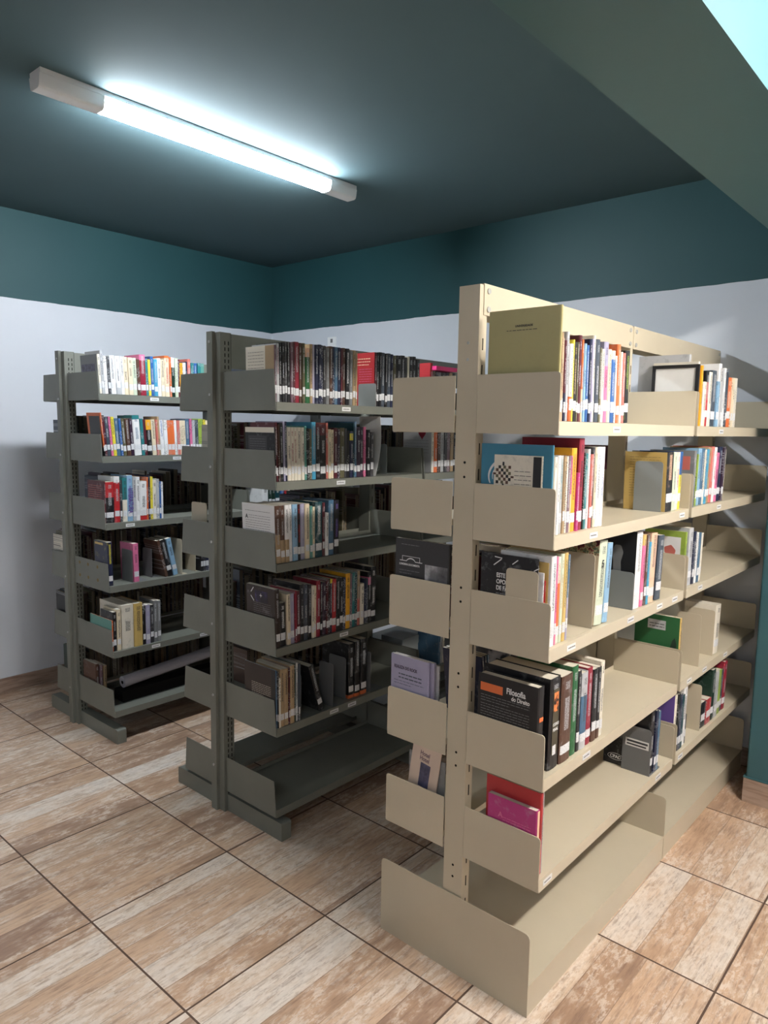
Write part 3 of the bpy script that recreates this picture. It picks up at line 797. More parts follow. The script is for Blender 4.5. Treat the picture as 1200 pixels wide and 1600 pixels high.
lab_b = {0: ((2.23,), (3.30,)), 1: ((2.10, 2.88), (3.34,)), 2: ((1.985, 2.43, 2.70, 2.86), (3.16,)), 3: ((2.13,), (3.10, 3.30, 3.60)), 4: ((1.90, 2.80), (3.05,))}
for i, zs in enumerate(B_Z):
    for k, (a, b) in enumerate(B_BAYS):
        shelf(rack_b, M_beige, 1, BX1 + 0.004, -0.973, a, b, zs, 0.175, False, labels=lab_b[i][k], seed=i * 3 + k)
        shelf(rack_b, M_beige, -1, BX0 - 0.004, -1.583, a, b, zs, 0.175, False, seed=40 + i * 3 + k)
# base: end plates, low shelves and skirts
for yy in (1.843, 2.973, 4.115):
    z1 = 0.275
    bm = bmesh.new()
    prism(bm, rounded([(-1.596, 0), (-0.992, 0), (-0.992, z1), (-1.596, z1)], [0.002, 0.002, 0.02, 0.02]), 'y', yy - 0.0015, yy + 0.0015)
    mesh_obj('base_end_plate', bm, M_beige, rack_b)
for a, b in ((1.845, 2.971), (2.975, 4.113)):
    bm = bmesh.new()
    box(bm, -1.592, -0.994, a, b, 0.097, 0.100)
    box(bm, -0.9965, -0.994, a, b, 0.0, 0.097)
    box(bm, -1.592, -1.5895, a, b, 0.0, 0.097)
    box(bm, -0.9975, -0.9925, a, b, 0.094, 0.1025)
    mesh_obj('base_shelf', bm, M_beige, rack_b)


# ---- grey racks
def gray_rack(label, zs_list, x0, x1, xin_r, xo_r, xo_l, y0, skew, rail_z, foot, lab, empties=()):
    rk = tag(empty('library_rack', (0, 0, 0)), label, 'bookshelf', 'library racks')
    bays = ((y0, y0 + 0.975), (y0 + 0.995, y0 + 1.975))
    upright(rk, M_grey, x0, x1, y0 - 0.012, y0 + 0.046, 0.0, 2.21, True, skew)
    upright(rk, M_grey, x0, x1, y0 + 0.966, y0 + 1.010, 0.0, 2.205, False, skew, holes=False)
    upright(rk, M_grey, x0, x1, y0 + 1.965, y0 + 2.005, 0.0, 2.205, False, skew, holes=False)
    for a, b in ((y0 + 0.044, y0 + 0.985), (y0 + 0.99, y0 + 1.98)):
        d = skew(2.15) if skew else 0
        bm = bmesh.new()
        box(bm, x1 + d + 0.001, x1 + d + 0.004, a, b, rail_z, 2.205)
        box(bm, x1 + d - 0.015, x1 + d + 0.001, a, b, 2.2025, 2.205)
        box(bm, x0 + d - 0.004, x0 + d - 0.001, a, b, rail_z + 0.06, 2.205)
        mesh_obj('top_rail', bm, M_grey, rk)
    for i, (zs, bh) in enumerate(zs_list):
        dxi = skew(zs) if skew else 0
        for k, (a, b) in enumerate(bays):
            shelf(rk, M_grey, 1, x1 + dxi + 0.004, xo_r[i], a, b, zs, bh, True, labels=lab.get((i, k), ()), seed=i + k, lip=0.036)
            shelf(rk, M_grey, -1, x0 + dxi - 0.004, xo_l[i], a, b, zs, bh, True, seed=i + k, lip=0.036)
    for yy in (y0 + 0.005, y0 + 0.955, y0 + 1.93):
        bm = bmesh.new()
        prism(bm, rounded([(foot[0], 0), (foot[1], 0), (foot[1], 0.082), (foot[0], 0.082)], [0.0, 0.0, 0.012, 0.012]), 'y', yy, yy + 0.055)
        mesh_obj('foot', bm, M_grey, rk)
    return rk


rack_m = gray_rack('dark grey metal double-sided library rack, middle one of the three',
                   [(1.905, 0.168), (1.575, 0.165), (1.228, 0.165), (0.862, 0.165), (0.505, 0.162), (0.135, 0.165)],
                   -2.737, -2.662, -2.655, [-2.303] * 5 + [-2.305], [-2.998] * 6, 1.950, None, 2.055, (-3.072, -2.275),
                   {(0, 0): (2.36,), (1, 0): (2.33,), (3, 0): (2.36,), (4, 0): (2.30, 2.42)})
skewL = lambda z: -0.028 * (z / 2.2)
rack_l = gray_rack('grey metal double-sided library rack by the left wall, farthest of the three',
                   [(1.965, 0.155), (1.625, 0.155), (1.255, 0.165), (0.905, 0.16), (0.535, 0.158), (0.19, 0.155)],
                   -4.195, -4.118, -4.11, [-3.778, -3.760, -3.743, -3.722, -3.700, -3.700], [-4.458, -4.450, -4.440, -4.432, -4.425, -4.410],
                   1.955, skewL, 2.075, (-4.515, -3.690),
                   {(0, 0): (2.29,), (1, 0): (2.42,), (2, 0): (2.10,), (4, 0): (2.22, 2.55)})
# old tape stains on one bracket of the far rack
studs('glue_spot', rack_l, flat('old_glue', srgb(128, 110, 68), 0.8), [(xx, 1.9526, z) for xx in (-4.06, -3.96, -3.85) for z in (0.925, 1.0)], 'y', 0.010, 0.0008)

# ------------------------------------------------------------------ books
RACKNAME = dict(L='far grey rack', M='middle grey rack', B='beige rack')
SHELFNAME = ['top', 'second', 'third', 'fourth', 'fifth']
ORD = ['first', 'second', 'third', 'fourth', 'fifth', 'sixth', 'seventh', 'eighth', 'ninth', 'tenth', 'eleventh', 'twelfth', 'thirteenth',
       'fourteenth', 'fifteenth', 'sixteenth', 'seventeenth', 'eighteenth', 'nineteenth', 'twentieth']
TENS = ['twenty', 'thirty', 'forty', 'fifty', 'sixty']


def ordinal(n):
    if n <= 20:
        return ORD[n - 1]
    t, u = divmod(n, 10)
    if u == 0:
        return {3: 'thirtieth', 4: 'fortieth', 5: 'fiftieth'}[t]
    return TENS[t - 2] + '-' + ORD[u - 1]


def make_book(w, h, d, color, ink=None, band=None, brange=(2, 2), label=True, hard=None, side=1):
    """a standing book: spine on local x=0 looking to +x, thickness along y, height along z"""
    rnd = random.Random(int(w * 1e5) + int(h * 1e4) + len(color) * 31)
    if hard is None:
        hard = w > 0.026 and rnd.random() < 0.5
    t = min(0.0026 if hard else 0.0012, w * 0.2)
    ov = 0.0035 if hard else 0.0004
    # cover outline seen from above: a U with a slightly rounded spine
    bul = min(0.004, w * 0.12)
    outer = [(-d, 0), (-0.004, 0), (-bul * 0.25, w * 0.14), (0, w * 0.5), (-bul * 0.25, w * 0.86), (-0.004, w), (-d, w)]
    inner = [(-d, w - t), (-0.005, w - t), (-t - bul * 0.4, w * 0.5), (-0.005, t), (-d, t)]
    bm = bmesh.new()
    prism(bm, outer + inner, 'z', 0, h)
    bk = mesh_obj('book', bm, M_book)
    bk.color = pc(color)
    bk['ink'] = list(pc(ink if ink else ('darkgrey' if color in LIGHT else 'lightgrey'))[:3])
    bk['band'] = list(pc(band if band else color)[:3])
    bk['band_range'] = [float(brange[0]), float(brange[1]), 0.0]
    bk['dims'] = [float(w), float(h), rnd.uniform(1, 9)]
    bm = bmesh.new()
    box(bm, -d + ov, -t - 0.004, t * 1.02, w - t * 1.02, ov, h - ov)
    mesh_obj('page_block', bm, M_pages, bk)
    if label:
        lh = 0.030 + rnd.uniform(-0.003, 0.004)
        lz = 0.028 + rnd.uniform(-0.004, 0.010)
        bm = bmesh.new()
        m_ = w * 0.04
        pts = [(-0.0035, m_), (-bul * 0.25 + 0.0007, w * 0.14), (0.0007, w * 0.5), (-bul * 0.25 + 0.0007, w * 0.86), (-0.0035, w - m_)]
        A = [bm.verts.new((p[0], p[1], lz)) for p in pts]
        Bv = [bm.verts.new((p[0], p[1], lz + lh)) for p in pts]
        for i in range(len(pts) - 1):
            bm.faces.new((A[i], A[i + 1], Bv[i + 1], Bv[i]))
        me_ = mesh_obj('spine_label', bm, M_slabel, bk)
    return bk


SPECIAL = {('M1', 0), ('M2', 0), ('M3', 0), ('M4', 0), ('M5', 0), ('L1', 0), ('L2', 0), ('L3', 0), ('L5', 0), ('L4', 0), ('M1b', 0), ('M1c', 0), ('M2c', 0),
           ('B2b', 0), ('B3b', 0), ('B3c', 0), ('B5b', 0), ('B5c', 0), ('B4b', 0), ('L3', 5), ('B4', 0)}
FRONT = {}     # (row, index) -> book, for the covers built below
ALLB = []
FIRST_DEPTH = {('M1', 0): 0.187, ('M2', 0): 0.193, ('M3', 0): 0.222, ('M4', 0): 0.195, ('M5', 0): 0.215, ('L1', 0): 0.19, ('L3', 0): 0.190,
               ('L5', 0): 0.25, ('M1b', 0): 0.125, ('M1c', 0): 0.16, ('M2c', 0): 0.195, ('B2b', 0): 0.165, ('B3b', 0): 0.16,
               ('B3c', 0): 0.18, ('B2', 10): 0.2, ('B5b', 0): 0.19, ('B4b', 0): 0.19, ('B4', 0): 0.235, ('B4', 1): 0.235, ('B5c', 0): 0.17,
               ('L4', 0): 0.15, ('L3', 1): 0.19, ('L5', 3): 0.25, ('L5', 4): 0.24}
RECESS = {}
SHIFT = {}
counts = {}
last_end = {}
for key, (rk, X, zs, l0, l1, body) in ROWS.items():
    shelf_i = int(key[1]) - 1
    items = [s.split() for s in body.split('; ')]
    n = len(items)
    ys = {'L': (1.955, 2.950), 'M': (1.950, 2.945), 'B': (1.8455, 2.990)}[rk]
    yb0 = max((v for v in ys if float(items[0][0]) > v - 0.05), default=ys[0])
    y_prev = yb0 + 0.0035 + max(0.0, math.tan(math.radians(l0))) * 0.17
    if (rk, shelf_i) in last_end and abs(last_end[(rk, shelf_i)] - float(items[0][0])) < 0.07:
        y_prev = max(y_prev, last_end[(rk, shelf_i)] + 0.001 + max(0.0, math.tan(math.radians(l0))) * 0.22)
    for i, (y, w, h, c) in enumerate(items):
        y, w, h = float(y), float(w), float(h)
        lab = not c.endswith('*')
        c = c.rstrip('*')
        ink = band = None
        rng = (2, 2)
        mt_ = re.match(r'([a-z]+)(.*)', c)
        c, rest = mt_.groups()
        k1, k2 = re.search(r'/([a-z]+)', rest), re.search(r'\^([a-z]+):([\d.]+)-([\d.]+)', rest)
        if k1:
            ink = k1.group(1)
        if k2:
            band = k2.group(1)
            rng = (float(k2.group(2)), float(k2.group(3)))
        if y < y_prev + 0.0003:
            d0 = y_prev + 0.0003 - y
            y += d0
            w = max(0.006, w - d0)
        y_prev = y + w
        rnd = random.Random(hash_ := (i * 131 + len(key) * 17 + shelf_i * 7 + ord(rk)))
        d = FIRST_DEPTH.get((key, i), max(0.13, min(0.225, h * (0.66 + rnd.uniform(-0.04, 0.1)))))
        bk = make_book(w - 0.0004, h, d, c, ink, band, rng, lab)
        lean = math.radians(l0 + (l1 - l0) * i / max(1, n - 1))
        rec = rnd.uniform(0, 0.006)
        lift = 0.0012 + (w * math.sin(-lean) if lean < 0 else 0.0)
        bk.matrix_world = Matrix.Translation((X - rec, y, zs + lift)) @ Matrix.Rotation(lean, 4, 'X')
        FRONT[(key, i)] = bk
        last_end[(rk, shelf_i)] = y + w
        counts[(rk, shelf_i)] = counts.get((rk, shelf_i), 0) + 1
        ALLB.append(dict(ob=bk, rk=rk, s=shelf_i, n=counts[(rk, shelf_i)], y=y, w=w, h=h, c=c, band=band, key=key, i=i, d=d, rng=rng, lab=lab))

# the 270 that show largest stay single books; the smallest ones become one uncounted object
KEEP = 262
for b in ALLB:
    p = b['ob'].matrix_world.translation
    q = Vector((p.x, p.y, p.z + b['h'] / 2)) - Vector((0, 0, EYE))
    zd = q.dot(fw)
    b['area'] = abs(q.x) / q.length * b['w'] * b['h'] / (zd * zd) + (1 if (b['key'], b['i']) in SPECIAL else 0)
ALLB.sort(key=lambda b: -b['area'])
small = ALLB[KEEP:]
ALLB = ALLB[:KEEP]


def printed(colr):
    k = 'spine_print_' + colr
    if k in bpy.data.materials:
        return bpy.data.materials[k]
    mt, nt, bs = new_mat(k)
    g = N(nt, 'ShaderNodeNewGeometry')
    n1 = noise(nt, g.outputs['Position'], 1.0, 1, 0.5, scale_vec=(1, 200, 300))
    n2 = noise(nt, g.outputs['Position'], 1.0, 0, 0.5, scale_vec=(1, 20, 14))
    mk = math_node(nt, 'MULTIPLY', math_node(nt, 'GREATER_THAN', n1, 0.56), math_node(nt, 'GREATER_THAN', n2, 0.5))
    nt.links.new(mix_col(nt, math_node(nt, 'MULTIPLY', mk, 0.7), pc(colr), pc('darkgrey' if colr in LIGHT else 'lightgrey')), bs.inputs['Base Color'])
    bs.inputs['Roughness'].default_value = 0.4
    return mt


SM_MATS, SM_IDX = [M_pages, M_slabel], {}
bm_small = bmesh.new()
for b in small:
    for c_ in (b['c'], b['band']):
        if c_ and c_ not in SM_IDX:
            SM_IDX[c_] = len(SM_MATS)
            SM_MATS.append(printed(c_))
    mx = b['ob'].matrix_world.copy()
    w, h, d, ci = b['w'] - 0.0004, b['h'], b['d'], SM_IDX[b['c']]
    vs = []
    r0, r1 = b['rng'] if b['band'] else (2, 2)
    cuts = sorted({0.0, 1.0} | {v for v in (r0, r1) if 0 < v < 1})
    for u0, u1 in zip(cuts, cuts[1:]):
        k_ = SM_IDX[b['band']] if b['band'] and r0 <= (u0 + u1) / 2 <= r1 else ci
        vs += box(bm_small, -0.0025, 0, 0, w, u0 * h, u1 * h, k_)
        vs += box(bm_small, -d, -0.0025, 0, 0.0012, u0 * h, u1 * h, k_)
        vs += box(bm_small, -d, -0.0025, w - 0.0012, w, u0 * h, u1 * h, k_)
    vs += box(bm_small, -d + 0.001, -0.003, 0.0013, w - 0.0013, 0.001, h - 0.001, 0)
    if b['lab']:
        lz = 0.030
        vs += box(bm_small, 0.0, 0.0005, w * 0.06, w * 0.94, lz, lz + 0.032, 1)
    for v in vs:
        v.co = mx @ v.co
    for ch in list(b['ob'].children):
        bpy.data.objects.remove(ch)
    bpy.data.objects.remove(b['ob'])

# labels that single each book out: look and neighbours first, place on the shelf where that is not enough
by = {}
for b in ALLB + small:
    by.setdefault((b['rk'], b['s']), []).append(b)
cands = {}
for (rk, s), lst in by.items():
    lst.sort(key=lambda b: b['y'])
    for k, b in enumerate(lst):
        b['n'] = k + 1
        size = 'thick' if b['w'] > 0.034 else ('thin' if b['w'] < 0.017 else '')
        look = (size + ' ' + word(b['c'])).strip()
        if b['band']:
            look += ' and ' + word(b['band'])
        b['look'] = look
        L_ = word(lst[k - 1]['c']) if k else None
        R_ = word(lst[k + 1]['c']) if k + 1 < len(lst) else None
        if L_ and R_:
            nb = f'between {L_} and {R_} ones'
        elif R_:
            nb = f'nearest, beside a {R_} one'
        else:
            nb = f'farthest, after a {L_} one'
        b['cand'] = f"{look} book {nb}, {SHELFNAME[s]} shelf, {RACKNAME[rk]}"
        cands[b['cand']] = cands.get(b['cand'], 0) + 1
for b in ALLB:
    lab = b['cand']
    if cands[lab] > 1 or len(lab.split()) > 16:
        lab = f"{b['look']} book, {ordinal(b['n'])} from near end, {SHELFNAME[b['s']]} shelf, {RACKNAME[b['rk']]}"
    if len(lab.split()) > 16:
        lab = f"{word(b['c'])} book, {ordinal(b['n'])} from near end, {SHELFNAME[b['s']]} shelf, {RACKNAME[b['rk']]}"
    tag(b['ob'], lab, 'book', f"books on the {SHELFNAME[b['s']]} shelf of the {RACKNAME[b['rk']]}")

# ------------------------------------------------------------------ cover art on books whose front is in view
def cover_panel(bk, x0, x1, z0, z1, mat, name='cover_panel', y=-0.0004, th=0.0004):
    bm = bmesh.new()
    box(bm, x0, x1, y - th, y, z0, z1)
    return mesh_obj(name, bm, mat, bk)


def C(name, rough=0.45):
    k = 'print_' + name
    if k in bpy.data.materials:
        return bpy.data.materials[k]
    return flat(k, pc(name), rough)


def noise_mat(name, stops, scale=12, detail=3, rough=0.45, dist=0.0, sv=(1, 1, 1)):
    mt, nt, bs = new_mat(name)
    tc = N(nt, 'ShaderNodeTexCoord')
    n1 = noise(nt, tc.outputs['Object'], scale, detail, 0.6, scale_vec=sv)
    ramp = N(nt, 'ShaderNodeValToRGB')
    e = ramp.color_ramp.elements
    e[0].position, e[0].color = stops[0]
    e[1].position, e[1].color = stops[-1]
    for p, c in stops[1:-1]:
        k = e.new(p)
        k.color = c
    nt.links.new(n1, ramp.inputs[0])
    nt.links.new(ramp.outputs[0], bs.inputs['Base Color'])
    bs.inputs['Roughness'].default_value = rough
    return mt


def hgt(bk):
    return bk['dims'][1]


def dep(key):
    return FIRST_DEPTH[key]


# middle rack, top: white page with print and a tan strip
b = FRONT[('M1', 0)]; H = hgt(b); D = dep(('M1', 0))
cover_panel(b, -D, -0.06, 0, H, C('ivory'))
cover_panel(b, -0.06, -0.004, 0, H, C('tan'), 'flap')
print_lines('cover_text', b, -D + 0.015, -0.07, H - 0.025, 12, 0.013, M_ink, -0.0009, 0.0014, 3)
b['label'] = 'cream printed book with a tan flap at near end, top shelf, middle grey rack'
# second: black cover with a white band
b = FRONT[('M2', 0)]; H = hgt(b); D = dep(('M2', 0))
cover_panel(b, -D, -0.003, H - 0.022, H, C('ivory'), 'cover_band')
cover_panel(b, -D + 0.02, -0.05, 0.05, H - 0.035, C('darkgrey'), 'cover_panel')
print_lines('cover_text', b, -D + 0.03, -0.06, H - 0.05, 8, 0.010, C('grey'), -0.0009, 0.0012, 5)
b['label'] = 'black book with white top band at near end, second shelf, middle grey rack'
# third: white cover with text
b = FRONT[('M3', 0)]; H = hgt(b); D = dep(('M3', 0))
cover_panel(b, -D, -0.006, 0, H, C('white'))
print_lines('cover_text', b, -D + 0.022, -0.035, H - 0.032, 1, 0.01, M_ink, -0.0009, 0.0014, 8, last=1)
print_lines('cover_text', b, -D + 0.045, -0.035, H - 0.052, 2, 0.010, M_ink, -0.0009, 0.0013, 9, last=1)
print_lines('cover_text', b, -D + 0.022, -0.035, H - 0.074, 8, 0.010, M_ink, -0.0009, 0.0013, 10)
txt('A', 0.026, M_ink, 'cover_initial', b, face_mtx(-D + 0.022, -0.001, H - 0.066))
b['label'] = 'white-covered book with printed text at near end, third shelf, middle grey rack'
# fourth: dark cover with a star
b = FRONT[('M4', 0)]; H = hgt(b); D = dep(('M4', 0))
m_star = noise_mat('night_sky_print', [(0.35, srgb(24, 18, 20)), (0.55, srgb(40, 30, 60)), (0.75, srgb(120, 110, 190))], 14, 3)
cover_panel(b, -D + 0.06, -0.05, H - 0.07, H - 0.02, m_star, 'cover_picture')
bm = bmesh.new()
for a in range(4):
    ca, sa = math.cos(a * math.pi / 2), math.sin(a * math.pi / 2)
    pts = [(0, 0), (0.002, 0.002), (0.011, 0), (0.002, -0.002)]
    vs = [bm.verts.new((-D + 0.1 + p[0] * ca - p[1] * sa, -0.0011, H - 0.04 + p[0] * sa + p[1] * ca)) for p in pts]
    bm.faces.new(vs)
mesh_obj('cover_star', bm, M_white_ink, b)
bm = bmesh.new()
for s_, (xa, za) in enumerate(((-D + 0.03, H - 0.05), (-D + 0.034, H - 0.034))):
    vs = box(bm, 0, 0.03, -0.0012, -0.0008, 0, 0.004)
    R = Matrix.Translation((xa, 0, za)) @ Matrix.Rotation(math.radians(45 if s_ == 0 else -50), 4, 'Y')
    for v in vs:
        v.co = R @ v.co
mesh_obj('cover_mark', bm, M_white_ink, b)
print_lines('cover_text', b, -D + 0.05, -0.03, H - 0.075, 7, 0.009, C('grey'), -0.0009, 0.0012, 12)
b['label'] = 'dark brown book with purple starry cover at near end, fourth shelf, middle grey rack'
# fifth: brown cover with print
b = FRONT[('M5', 0)]; H = hgt(b); D = dep(('M5', 0))
cover_panel(b, -D, -0.004, 0, H, C('umber'))
cover_panel(b, -0.03, -0.003, 0, H, C('black'), 'spine_edge', y=-0.0008)
print_lines('cover_text', b, -D + 0.05, -0.035, H - 0.085, 7, 0.008, C('ivory'), -0.0009, 0.0013, 14)
b['label'] = 'dark brown book with printed cover at near end, fifth shelf, middle grey rack'
# left rack
b = FRONT[('L1', 0)]; H = hgt(b); D = dep(('L1', 0))
cover_panel(b, -D, -0.004, 0, H, C('grey'))
cover_panel(b, -D + 0.01, -0.03, 0.02, H - 0.05, noise_mat('violet_crowd_print', [(0.3, srgb(60, 56, 70)), (0.7, srgb(110, 104, 130))], 60, 3), 'cover_picture', y=-0.0008)
b = FRONT[('L2', 0)]; H = hgt(b)
cover_panel(b, -0.13, -0.012, 0, H - 0.018, C('darkgrey'))
b = FRONT[('L3', 0)]; H = hgt(b); D = dep(('L3', 0))
print_lines('cover_text', b, -D + 0.01, -0.03, H - 0.03, 10, 0.012, C('salmon'), -0.0002, 0.0022, 15, last=1)
b = FRONT[('L5', 0)]; H = hgt(b); D = dep(('L5', 0))
cover_panel(b, -D, -0.004, 0, H, C('seagreen'))
b = FRONT[('L4', 0)]; H = hgt(b); D = dep(('L4', 0))
cover_panel(b, -D + 0.01, -0.05, H - 0.02, H - 0.008, C('ochre'), 'cover_mark')
# middle rack red books
b = FRONT[('M1b', 0)]; H = hgt(b)
cover_panel(b, -0.124, -0.003, 0, H, C('red'))
print_lines('cover_title', b, -0.118, -0.03, H - 0.03, 3, 0.014, C('peach'), -0.0009, 0.0040, 16, last=0.9)
print_lines('cover_text', b, -0.1, -0.02, H - 0.078, 12, 0.0115, C('pink'), -0.0009, 0.0022, 17, last=0.9)
b['label'] = 'red-covered book with pink printed lines behind a grey bookend, top shelf, middle grey rack'
b = FRONT[('M1c', 0)]; H = hgt(b)
cover_panel(b, -0.159, -0.003, 0, H, C('red'))
b['label'] = 'plain bright red book in the far bay, top shelf, middle grey rack'
b = FRONT[('M2c', 0)]; H = hgt(b)
cover_panel(b, -0.194, -0.003, 0, H, C('lightgrey'))
print_lines('cover_text', b, -0.185, -0.02, H - 0.05, 6, 0.016, C('grey'), -0.0009, 0.0018, 18)
bm = bmesh.new()
pts = []
for k in range(24):
    a = 2 * math.pi * k / 24
    pts.append((-0.066 + 0.0016 * 16 * math.sin(a) ** 3, H - 0.013 + 0.0022 * (13 * math.cos(a) - 5 * math.cos(2 * a) - 2 * math.cos(3 * a) - math.cos(4 * a)) * 0.9))
prism(bm, pts, 'y', -0.0013, -0.0009)
mesh_obj('heart_print', bm, C('crimson'), b)
b['label'] = 'white-covered book with a red heart in the far bay, second shelf, middle grey rack'
# beige rack
b = FRONT[('B2b', 0)]; H = hgt(b); D = dep(('B2b', 0))
cover_panel(b, -D, -0.003, 0, H, C('amber') if False else C('ochre'))
print_lines('cover_text', b, -D + 0.02, -0.025, H - 0.02, 16, 0.010, C('olive'), -0.0009, 0.0011, 19)
b['label'] = 'orange-yellow covered book behind a grey bookend, second shelf, beige rack'
b = FRONT[('B3b', 0)]; H = hgt(b); D = dep(('B3b', 0))
m_fl = noise_mat('flower_print', [(0.30, srgb(30, 30, 36)), (0.42, srgb(120, 36, 50)), (0.50, srgb(200, 190, 150)), (0.58, srgb(60, 100, 84)), (0.66, srgb(190, 120, 80)), (0.8, srgb(210, 200, 170))], 45, 2)
cover_panel(b, -D, -0.003, 0, H - 0.05, C('cream'))
cover_panel(b, -D, -0.003, H - 0.05, H, m_fl, 'cover_picture')
txt('5', 0.034, M_ink, 'spine_number', b, face_mtx(0.0009, 0.018, H - 0.088, '+x'))
b['label'] = 'thick pale green book with flowered cover behind a beige bookend, third shelf, beige rack'
b = FRONT[('B3c', 0)]; H = hgt(b); D = dep(('B3c', 0))
cover_panel(b, -D, -0.003, 0, H, C('black'))
bm = bmesh.new()
pts = [(-0.115, 0.05), (-0.02, 0.05), (-0.03, 0.105), (-0.055, 0.125), (-0.058, 0.165), (-0.05, 0.20), (-0.06, 0.225), (-0.082, 0.225), (-0.093, 0.20), (-0.086, 0.165), (-0.085, 0.13), (-0.105, 0.115)]
prism(bm, rounded(pts, [0.006] * len(pts)), 'y', -0.0012, -0.0008)
mesh_obj('cover_figure', bm, C('grey'), b)
b['label'] = 'thick white book with black cover and grey figure, third shelf, beige rack'
b = FRONT[('B5b', 0)]; H = hgt(b); D = dep(('B5b', 0))
txt('CPAD', 0.018, M_white_ink, 'cover_print', b, face_mtx(-D + 0.028, -0.0006, 0.026))
bm = bmesh.new()
for k in range(28):
    a0, a1 = 2 * math.pi * k / 28, 2 * math.pi * (k + 1) / 28
    cx, cz = -D + 0.052, 0.032
    vs = [bm.verts.new((cx + math.cos(a) * rx, -0.0006, cz + math.sin(a) * rz)) for a, rx, rz in ((a0, 0.034, 0.014), (a1, 0.034, 0.014), (a1, 0.032, 0.0125), (a0, 0.032, 0.0125))]
    bm.faces.new(vs)
mesh_obj('cover_emblem', bm, M_white_ink, b)
b['label'] = 'black book with white oval emblem behind a grey bookend, fifth shelf, beige rack'
b = FRONT[('B5c', 0)]; H = hgt(b); D = dep(('B5c', 0))
cover_panel(b, -D, -0.003, 0, H, C('purple'))
b['label'] = 'purple-covered book in the far bay, fifth shelf, beige rack'
# green workbook with a paper label
b = FRONT[('B4b', 0)]; H = hgt(b); D = dep(('B4b', 0))
cover_panel(b, -D, -0.003, 0, H, C('green'))
cover_panel(b, -D + 0.055, -0.06, H - 0.062, H - 0.022, C('lightgrey'), 'cover_label', y=-0.0009)
print_lines('label_print', b, -D + 0.062, -0.066, H - 0.04, 2, 0.012, M_ink, -0.0014, 0.003, 23, last=1)
bm = bmesh.new()
pts = [(-0.042, H - 0.15), (-0.012, H - 0.15), (-0.012, H - 0.11), (-0.02, H - 0.085), (-0.03, H - 0.1)]
prism(bm, rounded(pts, [0.004] * 5), 'y', -0.0012, -0.0009)
mesh_obj('cover_figure', bm, C('darkgreen'), b)
b['label'] = 'green-covered book with a grey title label, fourth shelf, far bay, beige rack'
# legible spines
b = FRONT[('L3', 5)]; H = hgt(b)
txt('LITERATURA', 0.040, C('purple'), 'spine_title', b, face_mtx(0.0011, b['dims'][0] * 0.22, H * 0.72, 'spine_down'), sx=0.62)
b['label'] = 'light blue book titled LITERATURA in purple, third shelf, far grey rack'
b = FRONT[('B4', 0)]; H = hgt(b); W = b['dims'][0]
cover_panel(b, -0.0002, 0.0004, 0, 0.0001, M_ink, 'spine_foot')
bm = bmesh.new()
box(bm, 0.0, 0.0008, W * 0.22, W * 0.78, 0.05, H - 0.035)
mesh_obj('spine_panel', bm, flat('olive_panel', srgb(70, 64, 48), 0.5), b)
bm = bmesh.new()
box(bm, 0.0008, 0.0013, W * 0.30, W * 0.72, H - 0.105, H - 0.045)
mesh_obj('spine_picture', bm, noise_mat('orange_portrait_print', [(0.4, srgb(30, 18, 14)), (0.5, srgb(220, 120, 60)), (0.7, srgb(240, 150, 90))], 40, 2), b)
txt('CÓDIGO', 0.0125, M_white_ink, 'spine_title', b, face_mtx(0.0012, W * 0.26, H - 0.150, '+x'), sx=0.75)
txt('PENAL', 0.0135, M_white_ink, 'spine_title', b, face_mtx(0.0012, W * 0.28, H - 0.167, '+x'), sx=0.8)
bm = bmesh.new()
box(bm, 0.0008, 0.0013, W * 0.3, W * 0.62, 0.045, 0.075)
mesh_obj('spine_label', bm, M_slabel, b)
b['label'] = 'very thick black book with olive spine panel and orange picture, fourth shelf, beige rack'


# ------------------------------------------------------------------ separately placed books and papers of the beige rack
def plate_book(name, x0, x1, y0, y1, z0, z1, cover, label, group=None, cat='book', pages=True, tilt=0.0):
    """a book or folder whose broad front looks to -y; spine on the right"""
    bk = make_book(y1 - y0, z1 - z0, x1 - x0, cover, None, None, (2, 2), False, hard=(y1 - y0) > 0.02)
    bk.name = name
    bk.matrix_world = Matrix.Translation((x1, y0, z0 + 0.0012)) @ Matrix.Rotation(tilt, 4, 'Y')
    tag(bk, label, cat, group)
    return bk


# large yellow folder, top shelf
f = plate_book('folder', -1.222, -0.986, 1.858, 1.868, 1.834, 2.153, 'ochre', 'large plain yellow folder standing at the near end, top shelf, beige rack', None, 'folder')
f.color = (0.40, 0.36, 0.16, 1)
f['band'] = [0.40, 0.36, 0.16]
f['ink'] = [0.33, 0.29, 0.13]
txt('UNIVERSIDADE', 0.0085, M_ink, 'cover_title', f, face_mtx(-0.118, -0.0004, 0.268, '-y'), 'CENTER')
print_lines('cover_text', f, -0.175, -0.075, 0.258, 1, 0.01, M_ink, -0.0004, 0.0016, 31, last=1)
# turquoise book and white leaflet, second shelf
f = plate_book('book', -1.232, -0.992, 1.8545, 1.8615, 1.507, 1.765, 'skyblue', 'large turquoise book with a white face outline at near end, second shelf, beige rack')
f.color = srgb(60, 128, 156)
f['band'] = list(srgb(60, 128, 156)[:3])
f['ink'] = list(srgb(50, 112, 140)[:3])
bm = bmesh.new()
def arc_band(bm, cx, cz, rx, rz, a0, a1, wd, y):
    n = 26
    prev = None
    for k in range(n + 1):
        a = math.radians(a0 + (a1 - a0) * k / n)
        wv = wd * (0.45 + 0.55 * math.sin(math.pi * k / n))
        p = [bm.verts.new((cx + math.cos(a) * (rx + s * wv), y, cz + math.sin(a) * (rz + s * wv))) for s in (-0.5, 0.5)]
        if prev:
            bm.faces.new((prev[0], prev[1], p[1], p[0]))
        prev = p
arc_band(bm, -0.12, 0.16, 0.092, 0.062, 60, 200, 0.008, -0.0006)
